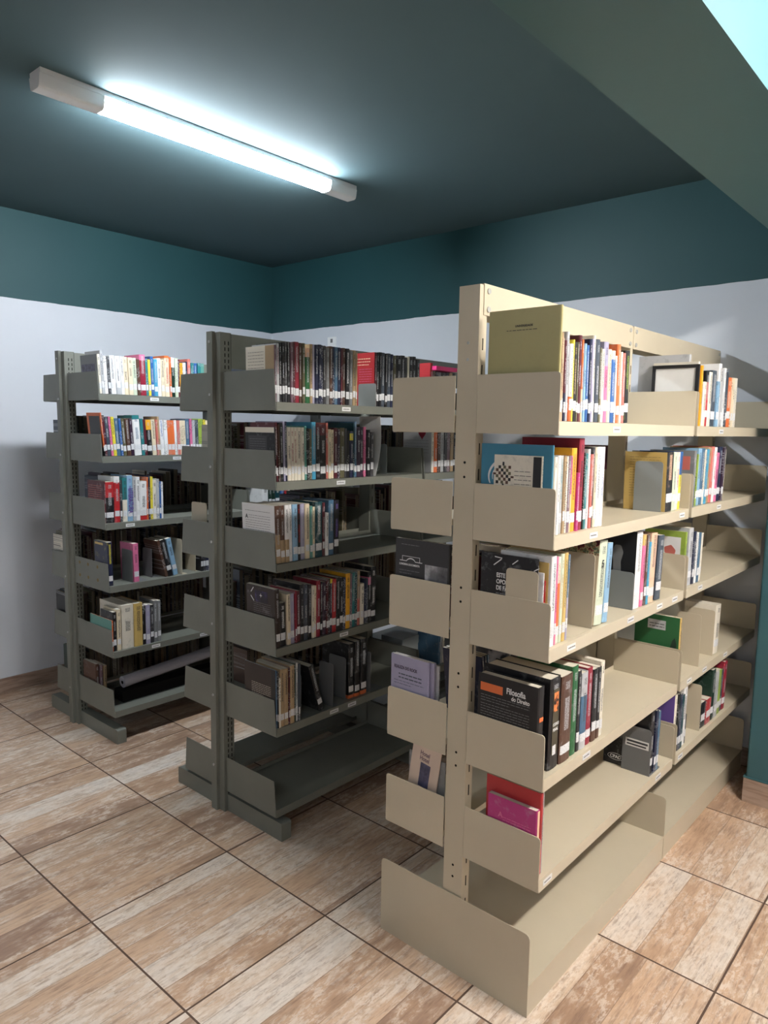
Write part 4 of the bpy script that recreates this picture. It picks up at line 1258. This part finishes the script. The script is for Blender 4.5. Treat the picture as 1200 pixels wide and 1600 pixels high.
arc_band(bm, -0.115, 0.16, 0.084, 0.05, 90, 190, 0.004, -0.0006)
mesh_obj('cover_drawing', bm, M_white_ink, f)
f = plate_book('leaflet', -1.182, -1.020, 1.8485, 1.8535, 1.507, 1.733, 'ivory', 'white booklet with a checkered emblem in front of turquoise book, second shelf, beige rack', None, 'booklet')
cover_panel(f, -0.030, -0.004, 0.0, 0.223, C('black'), 'cover_edge', y=0.0)
bm = bmesh.new()
k = 0
for i in range(6):
    for j in range(6):
        if (i + j) % 2 == 0:
            xx, zz = -0.155 + i * 0.0085, 0.14 + j * 0.009
            box(bm, xx, xx + 0.0085, -0.0006, 0.0, zz, zz + 0.009, (i * 7 + j) % 3)
box(bm, -0.133, -0.127, -0.0006, 0, 0.128, 0.14, 0)
box(bm, -0.133, -0.127, -0.0006, 0, 0.194, 0.205, 0)
box(bm, -0.165, -0.155, -0.0006, 0, 0.166, 0.172, 1)
box(bm, -0.104, -0.094, -0.0006, 0, 0.158, 0.164, 1)
mesh_obj('cover_emblem', bm, [C('black'), C('brown'), C('olive')], f)
print_lines('cover_text', f, -0.092, -0.036, 0.178, 5, 0.0125, C('darkgrey'), 0.0, 0.0016, 33, last=0.9)
print_lines('cover_text', f, -0.15, -0.036, 0.127, 2, 0.011, C('darkgrey'), 0.0, 0.0016, 34, last=0.8)
# third shelf: black book with white slogan, white, red and ochre neighbours set back
f = plate_book('book', -1.218, -1.022, 1.8505, 1.8560, 1.175, 1.434, 'black', 'black book with white slogan ESTE É at near end, third shelf, beige rack')
for k, s_ in enumerate(('ESTE É O', 'OPOSITOR', 'DE FAZER')):
    txt(s_, 0.019, M_white_ink, 'cover_title', f, face_mtx(-0.140, -0.0004, 0.188 - k * 0.0195), sx=0.8)
print_lines('cover_text', f, -0.140, -0.06, 0.138, 1, 0.01, C('lightgrey'), 0.0, 0.0012, 36)
bm = bmesh.new()
for xa, za, ln, an in ((-0.15, 0.222, 0.034, -38), (-0.148, 0.248, 0.026, 5), (-0.085, 0.232, 0.024, -38), (-0.012, 0.222, 0.02, -30)):
    vs = box(bm, 0, ln, -0.0006, -0.0001, 0, 0.0028)
    R = Matrix.Translation((xa, 0, za)) @ Matrix.Rotation(math.radians(an), 4, 'Y')
    for v in vs:
        v.co = R @ v.co
mesh_obj('cover_mark', bm, M_white_ink, f)
plate_book('book', -1.19, -1.006, 1.8565, 1.8615, 1.175, 1.395, 'white', 'thin white book between black slogan book and red one, third shelf, beige rack')
plate_book('book', -1.18, -1.003, 1.8620, 1.8665, 1.175, 1.372, 'red', 'thin red book behind a white one near the end, third shelf, beige rack')
plate_book('book', -1.19, -0.997, 1.8668, 1.8696, 1.175, 1.425, 'ochre', 'thin ochre book behind the red one near the end, third shelf, beige rack')
# fourth shelf: law book with title
f = plate_book('book', -1.214, -1.000, 1.8500, 1.8860, 0.78, 1.052, 'black', 'black book with orange bar titled Filosofia do Direito, fourth shelf, beige rack')
f['ink'] = [0.02, 0.02, 0.02]
cover_panel(f, -0.205, -0.125, 0.218, 0.244, C('orange'), 'orange_bar', y=0.0)
txt('Filosofia', 0.026, M_white_ink, 'cover_title', f, face_mtx(-0.112, -0.0004, 0.228), sx=0.78)
txt('do Direito', 0.019, M_white_ink, 'cover_title', f, face_mtx(-0.094, -0.0004, 0.210), sx=0.78)
print_lines('cover_text', f, -0.203, -0.03, 0.204, 3, 0.0085, C('grey'), 0.0, 0.0014, 41)
print_lines('cover_text', f, -0.203, -0.03, 0.176, 7, 0.0085, C('grey'), 0.0, 0.0014, 42)
bm = bmesh.new()
box(bm, 0.0, 0.0009, 0.006, 0.028, 0.165, 0.178)
mesh_obj('spine_mark', bm, C('orange'), f)
# fifth shelf: magenta and red books
f = plate_book('book', -1.163, -0.990, 1.8500, 1.8680, 0.46, 0.672, 'magenta', 'magenta book with pink printed text at near end, fifth shelf, beige rack')
txt('A', 0.024, C('pink'), 'cover_initial', f, face_mtx(-0.135, -0.0004, 0.148))
print_lines('cover_text', f, -0.118, -0.02, 0.150, 2, 0.0085, C('pink'), 0.0, 0.0014, 44, last=1)
print_lines('cover_text', f, -0.135, -0.02, 0.1335, 7, 0.0085, C('pink'), 0.0, 0.0014, 45)
bm = bmesh.new()
box(bm, 0.0, 0.0008, 0.003, 0.015, 0.0, 0.21)
mesh_obj('spine_strip', bm, C('peach'), f)
f = plate_book('book', -1.182, -0.988, 1.8685, 1.8830, 0.46, 0.722, 'red', 'taller red book behind the magenta one, fifth shelf, beige rack')
f['ink'] = list(pc('maroon')[:3])
plate_book('book', -1.17, -0.989, 1.8835, 1.8890, 0.46, 0.728, 'lightgrey', 'thin grey booklet just behind the tall red book, fifth shelf, beige rack')

# far side of the beige rack, seen beside the upright
f = plate_book('book', -1.570, -1.345, 1.858, 1.872, 1.175, 1.437, 'darkgrey', 'charcoal book with white bridge emblem and photograph, far side of beige rack', None, 'book', tilt=0.0)
f['ink'] = list(srgb(50, 50, 52)[:3])
f.color = srgb(56, 56, 58)
txt('LONDRINA DOCUMENTA', 0.0095, M_white_ink, 'cover_title', f, face_mtx(-0.208, -0.0004, 0.172), sx=0.78)
bm = bmesh.new()
for xa, xb, za, zb in ((-0.206, -0.178, 0.186, 0.1885), (-0.138, -0.110, 0.186, 0.1885), (-0.196, -0.1945, 0.187, 0.204), (-0.1215, -0.120, 0.187, 0.204), (-0.196, -0.120, 0.2025, 0.204)):
    box(bm, xa, xb, -0.0006, 0, za, zb)
arc_band(bm, -0.158, 0.180, 0.021, 0.017, 20, 160, 0.004, -0.0006)
mesh_obj('bridge_emblem', bm, M_white_ink, f)
print_lines('cover_text', f, -0.200, -0.125, 0.242, 1, 0.01, C('grey'), 0.0, 0.0018, 51, last=1)
print_lines('cover_text', f, -0.208, -0.12, 0.154, 2, 0.010, C('grey'), 0.0, 0.0014, 52)
cover_panel(f, -0.098, -0.006, 0.06, 0.185, noise_mat('grey_landscape_print', [(0.3, srgb(50, 50, 54)), (0.5, srgb(120, 120, 124)), (0.62, srgb(200, 200, 204))], 9, 4), 'cover_photo', y=0.0)
f = plate_book('book', -1.576, -1.412, 1.852, 1.862, 0.78, 1.033, 'lavender', 'lavender book with dark printed title, far side of beige rack')
f['ink'] = list(srgb(140, 136, 168)[:3])
txt('REALEZA DO ROCK', 0.0155, C('plum'), 'cover_title', f, face_mtx(-0.150, -0.0004, 0.206), sx=0.72)
print_lines('cover_title', f, -0.13, -0.03, 0.186, 2, 0.0125, C('slate'), 0.0, 0.0040, 55, last=1)
print_lines('cover_text', f, -0.15, -0.02, 0.162, 2, 0.010, C('slate'), 0.0, 0.0016, 56)
f = plate_book('book', -1.574, -1.398, 1.8625, 1.876, 0.78, 1.031, 'lavender', 'second lavender book behind the titled one, far side of beige rack')
plate_book('book', -1.560, -1.388, 1.8765, 1.884, 0.78, 1.020, 'lightgrey', 'thin grey booklet behind two lavender books, far side of beige rack')
# leaning pale booklet, fifth shelf far side
f = plate_book('booklet', -1.515, -1.395, 1.862, 1.866, 0.462, 0.742, 'peach', 'pale pink booklet with a dark blue picture leaning sideways, far side of beige rack', None, 'booklet', tilt=math.radians(8))
f.color = srgb(205, 186, 170)
f['ink'] = list(srgb(196, 170, 160)[:3])
cover_panel(f, -0.078, -0.036, 0.118, 0.205, noise_mat('blue_print', [(0.3, srgb(44, 46, 70)), (0.7, srgb(92, 92, 124))], 30, 2), 'cover_picture', y=0.0)
txt('Hotel', 0.022, C('mauve'), 'cover_title', f, face_mtx(-0.085, -0.0004, 0.232), sx=0.8)
txt('Hotel', 0.022, C('mauve'), 'cover_title', f, face_mtx(-0.085, -0.0004, 0.213), sx=0.8)
plate_book('booklet', -1.50, -1.346, 1.868, 1.872, 0.4605, 0.70, 'grey', 'grey booklet standing behind the leaning pale one, far side of beige rack', None, 'booklet')

# black and white photo book and leaning blue books behind the law book
f = plate_book('book', -1.545, -1.345, 2.245, 2.262, 0.78, 1.030, 'grey', 'book with black and white portrait cover, far side of beige rack, fourth shelf')
cover_panel(f, -0.199, -0.004, 0, 0.249, noise_mat('portrait_print', [(0.35, srgb(22, 22, 24)), (0.5, srgb(64, 62, 64)), (0.56, srgb(170, 166, 166)), (0.75, srgb(215, 212, 212))], 11, 3), 'cover_photo', y=0.0)
for k, (c_, nm) in enumerate((('navy', 'navy blue'), ('slate', 'slate'), ('steel', 'steel blue'))):
    bk = make_book(0.012, 0.24, 0.17, c_, None, None, (2, 2), False)
    bk.matrix_world = Matrix.Translation((-1.345, 2.10 + k * 0.017, 0.7806)) @ Matrix.Rotation(math.radians(8), 4, 'X')
    tag(bk, f'{nm} book leaning near the portrait book, far side of beige rack, fourth shelf', 'book', 'leaning books on the far side')
# two dark volumes and a white one, second shelf far side
for k, (c_, nm, w_) in enumerate((('maroon', 'maroon', 0.05), ('lightgrey', 'light grey', 0.022), ('grey', 'grey', 0.018))):
    bk = make_book(w_, 0.235 - 0.01 * k, 0.18, c_, None, None, (2, 2), False)
    bk.matrix_world = Matrix.Translation((-1.39 + 0.0, 3.215 + (0, 0.052, 0.076)[k], 1.5075))
    tag(bk, f'{nm} book standing by the middle upright, far side of beige rack, second shelf', 'book', 'books on the far side, second shelf')

# framed board and sheets in the far bay, top shelf
t = tag(empty('picture_frame', (-1.075, 3.0, 1.8345)), 'black-framed white board standing in the far bay, top shelf, beige rack', 'frame')
w2, h2 = 0.093, 0.243
bm = bmesh.new()
for a in ((-w2, w2, h2 - 0.013, h2), (-w2, w2, 0, 0.013), (-w2, -w2 + 0.013, 0.013, h2 - 0.013), (w2 - 0.013, w2, 0.013, h2 - 0.013)):
    box(bm, a[0], a[1], -0.004, 0.008, a[2], a[3])
mesh_obj('frame', bm, C('black'), t)
bm = bmesh.new()
box(bm, -w2 + 0.013, w2 - 0.013, 0.0, 0.006, 0.013, h2 - 0.013)
mesh_obj('board', bm, M_paper, t)
plate_book('book', -1.170, -0.988, 3.012, 3.026, 1.834, 2.088, 'ivory', 'ivory book with yellow edge behind the framed board, top shelf, beige rack')
f = plate_book('book', -1.200, -0.984, 3.046, 3.058, 1.834, 2.075, 'amber', 'tall amber-edged book behind the framed board, top shelf, beige rack')
plate_book('folder', -1.205, -0.986, 3.335, 3.342, 1.834, 2.125, 'white', 'tall white folder standing behind red book, top shelf, beige rack', None, 'folder') if False else None
plate_book('book', -1.24, -1.03, 3.03, 3.044, 1.834, 2.12, 'lightgrey', 'large light grey book rising behind the framed board, top shelf, beige rack')
# lime book in the far part of third shelf
f = plate_book('book', -1.16, -0.988, 2.998, 3.008, 1.175, 1.405, 'lime', 'lime green book with a white picture panel at the middle bracket, third shelf, beige rack')
cover_panel(f, -0.14, -0.022, 0.11, 0.205, C('white'), 'cover_panel', y=0.0)
bm = bmesh.new()
prism(bm, rounded([(-0.085, 0.135), (-0.045, 0.13), (-0.040, 0.15), (-0.06, 0.172), (-0.088, 0.16)], [0.006] * 5), 'y', -0.001, -0.0004)
mesh_obj('cover_drawing', bm, C('salmon'), f)
plate_book('book', -1.16, -0.975, 2.99 + 0.012, 3.018, 1.507, 1.735, 'grey', 'grey-covered book with red print panel at divider, second shelf, beige rack')
cover_panel(bpy.context.scene.collection.objects[-1] if False else [o for o in COL.objects if o.name.startswith('book') and o.get('label', '').startswith('grey-covered book with red')][0],
            -0.16, -0.02, 0.15, 0.205, C('salmon'), 'cover_panel', y=0.0)


# ------------------------------------------------------------------ bookends
def bookend(x0, x1, y, z, h, mat, label, depth=0.11, side=1, note=False, tilt=0.0):
    t = tag(empty('bookend', ((x0 + x1) / 2, y, z + 0.0002)), label, 'bookend', 'metal bookends')
    w = (x1 - x0) / 2
    bm = bmesh.new()
    prism(bm, rounded([(-w, 0), (w, 0), (w, h), (-w, h)], [0, 0, 0.014, 0.014]), 'y', -0.001, 0.001)
    pl_ = mesh_obj('upright_plate', bm, mat, t)
    bm = bmesh.new()
    prism(bm, rounded([(-w, side * 0.001), (w, side * 0.001), (w, side * depth), (-w, side * depth)], [0, 0, 0.014, 0.014]), 'z', 0.0, 0.0006)
    mesh_obj('base_plate', bm, mat, t)
    if note:
        bm = bmesh.new()
        box(bm, -w + 0.012, w - 0.008, -0.0016, -0.001, h * 0.55, h * 0.55 + 0.032)
        n_ = mesh_obj('paper_label', bm, M_paper, t)
        bm = bmesh.new()
        box(bm, -w + 0.018, w - 0.012, -0.002, -0.0016, h * 0.55 + 0.018, h * 0.55 + 0.026)
        box(bm, -w + 0.018, w - 0.018, -0.002, -0.0016, h * 0.55 + 0.006, h * 0.55 + 0.012)
        mesh_obj('label_print', bm, M_ink, n_)
    if tilt:
        t.rotation_euler = (0, 0, tilt)
    return t


bookend(-1.126, -1.018, 1.8475, 1.175, 0.223, M_beige, 'beige bookend in front of black slogan book, third shelf, beige rack', 0.001)
bookend(-1.096, -0.986, 2.150, 1.175, 0.243, M_beige, 'beige bookend before the flowered book, third shelf, beige rack', 0.14, -1)
bookend(-1.094, -0.990, 2.484, 1.175, 0.135, M_steelplate, 'grey metal bookend before the black figure cover, third shelf, beige rack', 0.02, 1)
bookend(-1.110, -1.003, 2.733, 1.507, 0.190, M_steelplate, 'grey metal bookend before the orange-yellow cover, second shelf, beige rack', 0.12, 1)
bookend(-1.098, -0.984, 2.733, 0.46, 0.188, M_greyplate, 'dark grey bookend with a paper label, fifth shelf, beige rack', 0.12, 1, note=True)
bookend(-1.090, -1.000, 3.06, 0.78, 0.215, M_beige, 'beige bookend behind the green workbook, fourth shelf, beige rack', 0.1)
bookend(-1.090, -0.985, 3.25, 0.78, 0.235, M_beige, 'wide beige bookend with a white edge, middle of far bay, fourth shelf, beige rack', 0.1)
bookend(-1.110, -0.990, 3.46, 0.78, 0.215, M_beige, 'beige bookend beside white book, far bay, fourth shelf, beige rack', 0.07, 1)
bookend(-1.060, -0.985, 3.325, 0.46, 0.215, M_beige, 'tall beige bookend before black and red books, fifth shelf, beige rack', 0.1, 1)
bookend(-2.414, -2.300, 2.556, 1.905, 0.108, M_steelplate, 'grey metal bookend before the red cover, top shelf, middle grey rack', 0.06, 1)
bookend(-2.440, -2.395, 2.75, 1.575, 0.150, M_steelplate, 'pale metal bookend in the gap, second shelf, middle grey rack', 0.1, 1)
bookend(-2.375, -2.318, 2.105, 0.505, 0.205, M_greyplate, 'small grey bookend against pale book, fifth shelf, middle grey rack', 0.06)
bookend(-2.405, -2.312, 2.30, 0.505, 0.205, M_greyplate, 'grey bookend just beyond the leaning black book, fifth shelf, middle grey rack', 0.04)
bookend(-2.448, -2.335, 2.408, 0.505, 0.205, M_greyplate, 'wide grey bookend before three black books, fifth shelf, middle grey rack', 0.04, 1)
bookend(-2.40, -2.312, 2.56, 0.505, 0.205, M_greyplate, 'grey bookend behind the three black books, fifth shelf, middle grey rack', 0.1)
bookend(-3.855, -3.740, 2.105, 0.905, 0.185, M_greyplate, 'dark bookend beside the pink book, fourth shelf, far grey rack', 0.1, 1)
bookend(-3.885, -3.785, 2.255, 0.905, 0.170, M_greyplate, 'grey bookend before the leaning books, fourth shelf, far grey rack', 0.06, 1)
bookend(-3.880, -3.740, 2.430, 0.905, 0.215, M_beige, 'beige bookend behind the leaning books, fourth shelf, far grey rack', 0.04)
bookend(-3.880, -3.770, 2.545, 0.905, 0.21, M_beige, 'tall beige bookend before the dark books, fourth shelf, far grey rack', 0.05, 1)
bookend(-2.965, -2.842, 1.985, 1.228, 0.213, M_beige, 'beige bookend on the far side of middle grey rack, third shelf', 0.1)
bookend(-3.90, -3.77, 2.935, 1.255, 0.20, M_steelplate, 'grey bookend near the middle post, third shelf, far grey rack', 0.08, 1) if False else None
# leaning black book on the fifth shelf of the middle rack
bk = make_book(0.030, 0.235, 0.17, 'black', None, None, (2, 2), True, hard=True)
bk.matrix_world = Matrix.Translation((-2.318, 2.222, 0.5055)) @ Matrix.Rotation(math.radians(17), 4, 'X')
tag(bk, 'black hardback leaning between grey bookends, fifth shelf, middle grey rack', 'book')
# tall white sheet curling by the dark books, second shelf
bm = bmesh.new()
n = 12
for s_ in (0, 1):
    pass
prev = None
for k in range(n + 1):
    u = k / n
    yy = 0.02 * math.sin(u * math.pi) + 0.03 * u
    a_ = [bm.verts.new((x_, yy, u * 0.285)) for x_ in (-0.14, 0.0)]
    if prev:
        bm.faces.new((prev[0], prev[1], a_[1], a_[0]))
    prev = a_
o = mesh_obj('paper_sheet', bm, M_paper, loc=(-2.322, 2.585, 1.5755))
sm = o.modifiers.new('thickness', 'SOLIDIFY')
sm.thickness = 0.0012
tag(o, 'tall white curled sheet after the dark books, second shelf, middle grey rack', 'paper')
# magenta pamphlet lying on top of the far books of the top shelf
bm = bmesh.new()
box(bm, -0.13, 0, -0.09, 0.09, 0, 0.020)
o = mesh_obj('pamphlet', bm, flat('bright_pink_print', srgb(235, 50, 130), 0.5), loc=(-2.285, 3.09, 2.106))
bm = bmesh.new()
box(bm, -0.12, -0.002, 0.09, 0.115, 0.0, 0.020)
mesh_obj('page_edge', bm, M_paper, o)
tag(o, 'bright magenta pamphlet lying flat on top of the far books, middle grey rack', 'pamphlet')
# grey box on the far part of the fifth shelf
bm = bmesh.new()
box(bm, -0.15, 0, 0, 0.14, 0, 0.12)
box(bm, -0.152, 0.002, -0.002, 0.142, 0.10, 0.145)
o = mesh_obj('archive_box', bm, M_steelplate, loc=(-2.46, 2.98, 0.5055))
tag(o, 'grey archive box in the far bay, fifth shelf, middle grey rack', 'box')
for k, (c_, nm) in enumerate((('steel', 'steel blue'), ('lightgrey', 'light grey'), ('ivory', 'ivory'))):
    bk = make_book(0.018, 0.19, 0.15, c_, None, None, (2, 2), False)
    bk.matrix_world = Matrix.Translation((-2.325, 3.135 + k * 0.020, 0.5055))
    tag(bk, f'{nm} book beyond the archive box, far bay, fifth shelf, middle grey rack', 'book', 'books on the fifth shelf of the middle grey rack')

# paper roll and dark books on the lowest shelf of the far rack
bm = bmesh.new()
cyl(bm, (0, 0, 0), (0, 0.72, 0.055), 0.034, 24)
cyl(bm, (0, -0.0006, 0), (0, 0.0, 0), 0.012, 16, 1)
o = mesh_obj('paper_roll', bm, [paint('dull_paper', (0.42, 0.41, 0.46, 1), rough=0.6), M_dark], loc=(-3.86, 2.09, 0.29), smooth=False)
tag(o, 'long rolled grey paper tube lying on the lowest shelf, far grey rack', 'paper roll')
bm = bmesh.new()
box(bm, -0.10, 0.0, 0, 0.66, 0, 0.062)  # dark block painting in the shadowed inside of the shelf
o = mesh_obj('shade_block', bm, M_dark, loc=(-3.80, 2.06, 0.1905))
tag(o, 'long flat black box under the paper roll, lowest shelf, far grey rack', 'box')
for k, (c_, nm) in enumerate((('brown', 'brown'), ('mauve', 'mauve'), ('tan', 'tan'))):
    bk = make_book(0.020, 0.22 - 0.01 * k, 0.15, c_, None, None, (2, 2), False)
    bk.matrix_world = Matrix.Translation((-3.93, 1.965 + k * 0.024, 0.1905))
    tag(bk, f'{nm} book set back at the near end, lowest shelf, far grey rack', 'book', 'books on the lowest shelf of the far grey rack')

# ------------------------------------------------------------------ books on the reverse sides, seen only through the gaps
BACK_COLS = ['black', 'maroon', 'brown', 'darkgrey', 'navy', 'olive', 'mauve', 'darkgreen', 'ivory', 'tan', 'slate', 'plum']


SHADED = len(SM_MATS)
SM_MATS.append(paint('shaded_page_edges', (0.20, 0.165, 0.12, 1), rough=0.9, var=0.1, scale=40))  # dark brown page edges: the shadow behind the rows put into the colour
BI = []
for c_ in BACK_COLS:
    if c_ not in SM_IDX:
        SM_IDX[c_] = len(SM_MATS)
        SM_MATS.append(printed(c_))
    BI.append(SM_IDX[c_])


def back_books(bm, rows):
    rnd = random.Random(11)
    for (xs, zs, ya, yb, hmin, hmax) in rows:
        y = ya
        while y < yb:
            w = rnd.uniform(0.014, 0.036)
            h = rnd.uniform(hmin, hmax)
            d = rnd.uniform(0.15, 0.21)
            mi = BI[rnd.choice([0, 0, 0, 1, 1, 2, 3, 3, 4, 5, 6, 7, 8, 9, 10, 11])]
            t = 0.002
            if y + w > yb:
                break
            box(bm, xs, xs + d, y, y + t, zs, zs + h, mi)
            box(bm, xs, xs + d, y + w - t, y + w, zs, zs + h, mi)
            box(bm, xs, xs + 0.003, y + t, y + w - t, zs, zs + h, mi)
            box(bm, xs + 0.003, xs + d - 0.003, y + t, y + w - t, zs + 0.002, zs + h - 0.003, SHADED)
            y += w + 0.0006



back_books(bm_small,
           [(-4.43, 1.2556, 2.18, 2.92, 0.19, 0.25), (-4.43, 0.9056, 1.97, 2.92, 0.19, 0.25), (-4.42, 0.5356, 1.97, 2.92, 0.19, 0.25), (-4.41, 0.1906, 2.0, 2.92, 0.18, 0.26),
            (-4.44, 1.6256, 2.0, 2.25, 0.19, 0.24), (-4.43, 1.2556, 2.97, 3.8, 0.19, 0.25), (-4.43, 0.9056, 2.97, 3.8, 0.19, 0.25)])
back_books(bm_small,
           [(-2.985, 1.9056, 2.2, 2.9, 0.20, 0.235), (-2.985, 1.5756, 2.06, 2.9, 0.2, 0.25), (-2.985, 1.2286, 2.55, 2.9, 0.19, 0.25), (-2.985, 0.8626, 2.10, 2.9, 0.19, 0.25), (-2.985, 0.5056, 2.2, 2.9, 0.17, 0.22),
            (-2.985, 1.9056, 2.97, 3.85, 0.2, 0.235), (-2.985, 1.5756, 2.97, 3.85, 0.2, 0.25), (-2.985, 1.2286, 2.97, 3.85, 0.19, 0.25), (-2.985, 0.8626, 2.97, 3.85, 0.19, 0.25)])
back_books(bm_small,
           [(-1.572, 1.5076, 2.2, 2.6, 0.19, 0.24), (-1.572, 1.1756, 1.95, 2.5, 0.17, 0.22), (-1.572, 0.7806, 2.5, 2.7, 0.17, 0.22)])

o = mesh_obj('books', bm_small, SM_MATS)
tag(o, 'the many remaining small or half-hidden books on all three library racks', 'books', None, 'stuff')
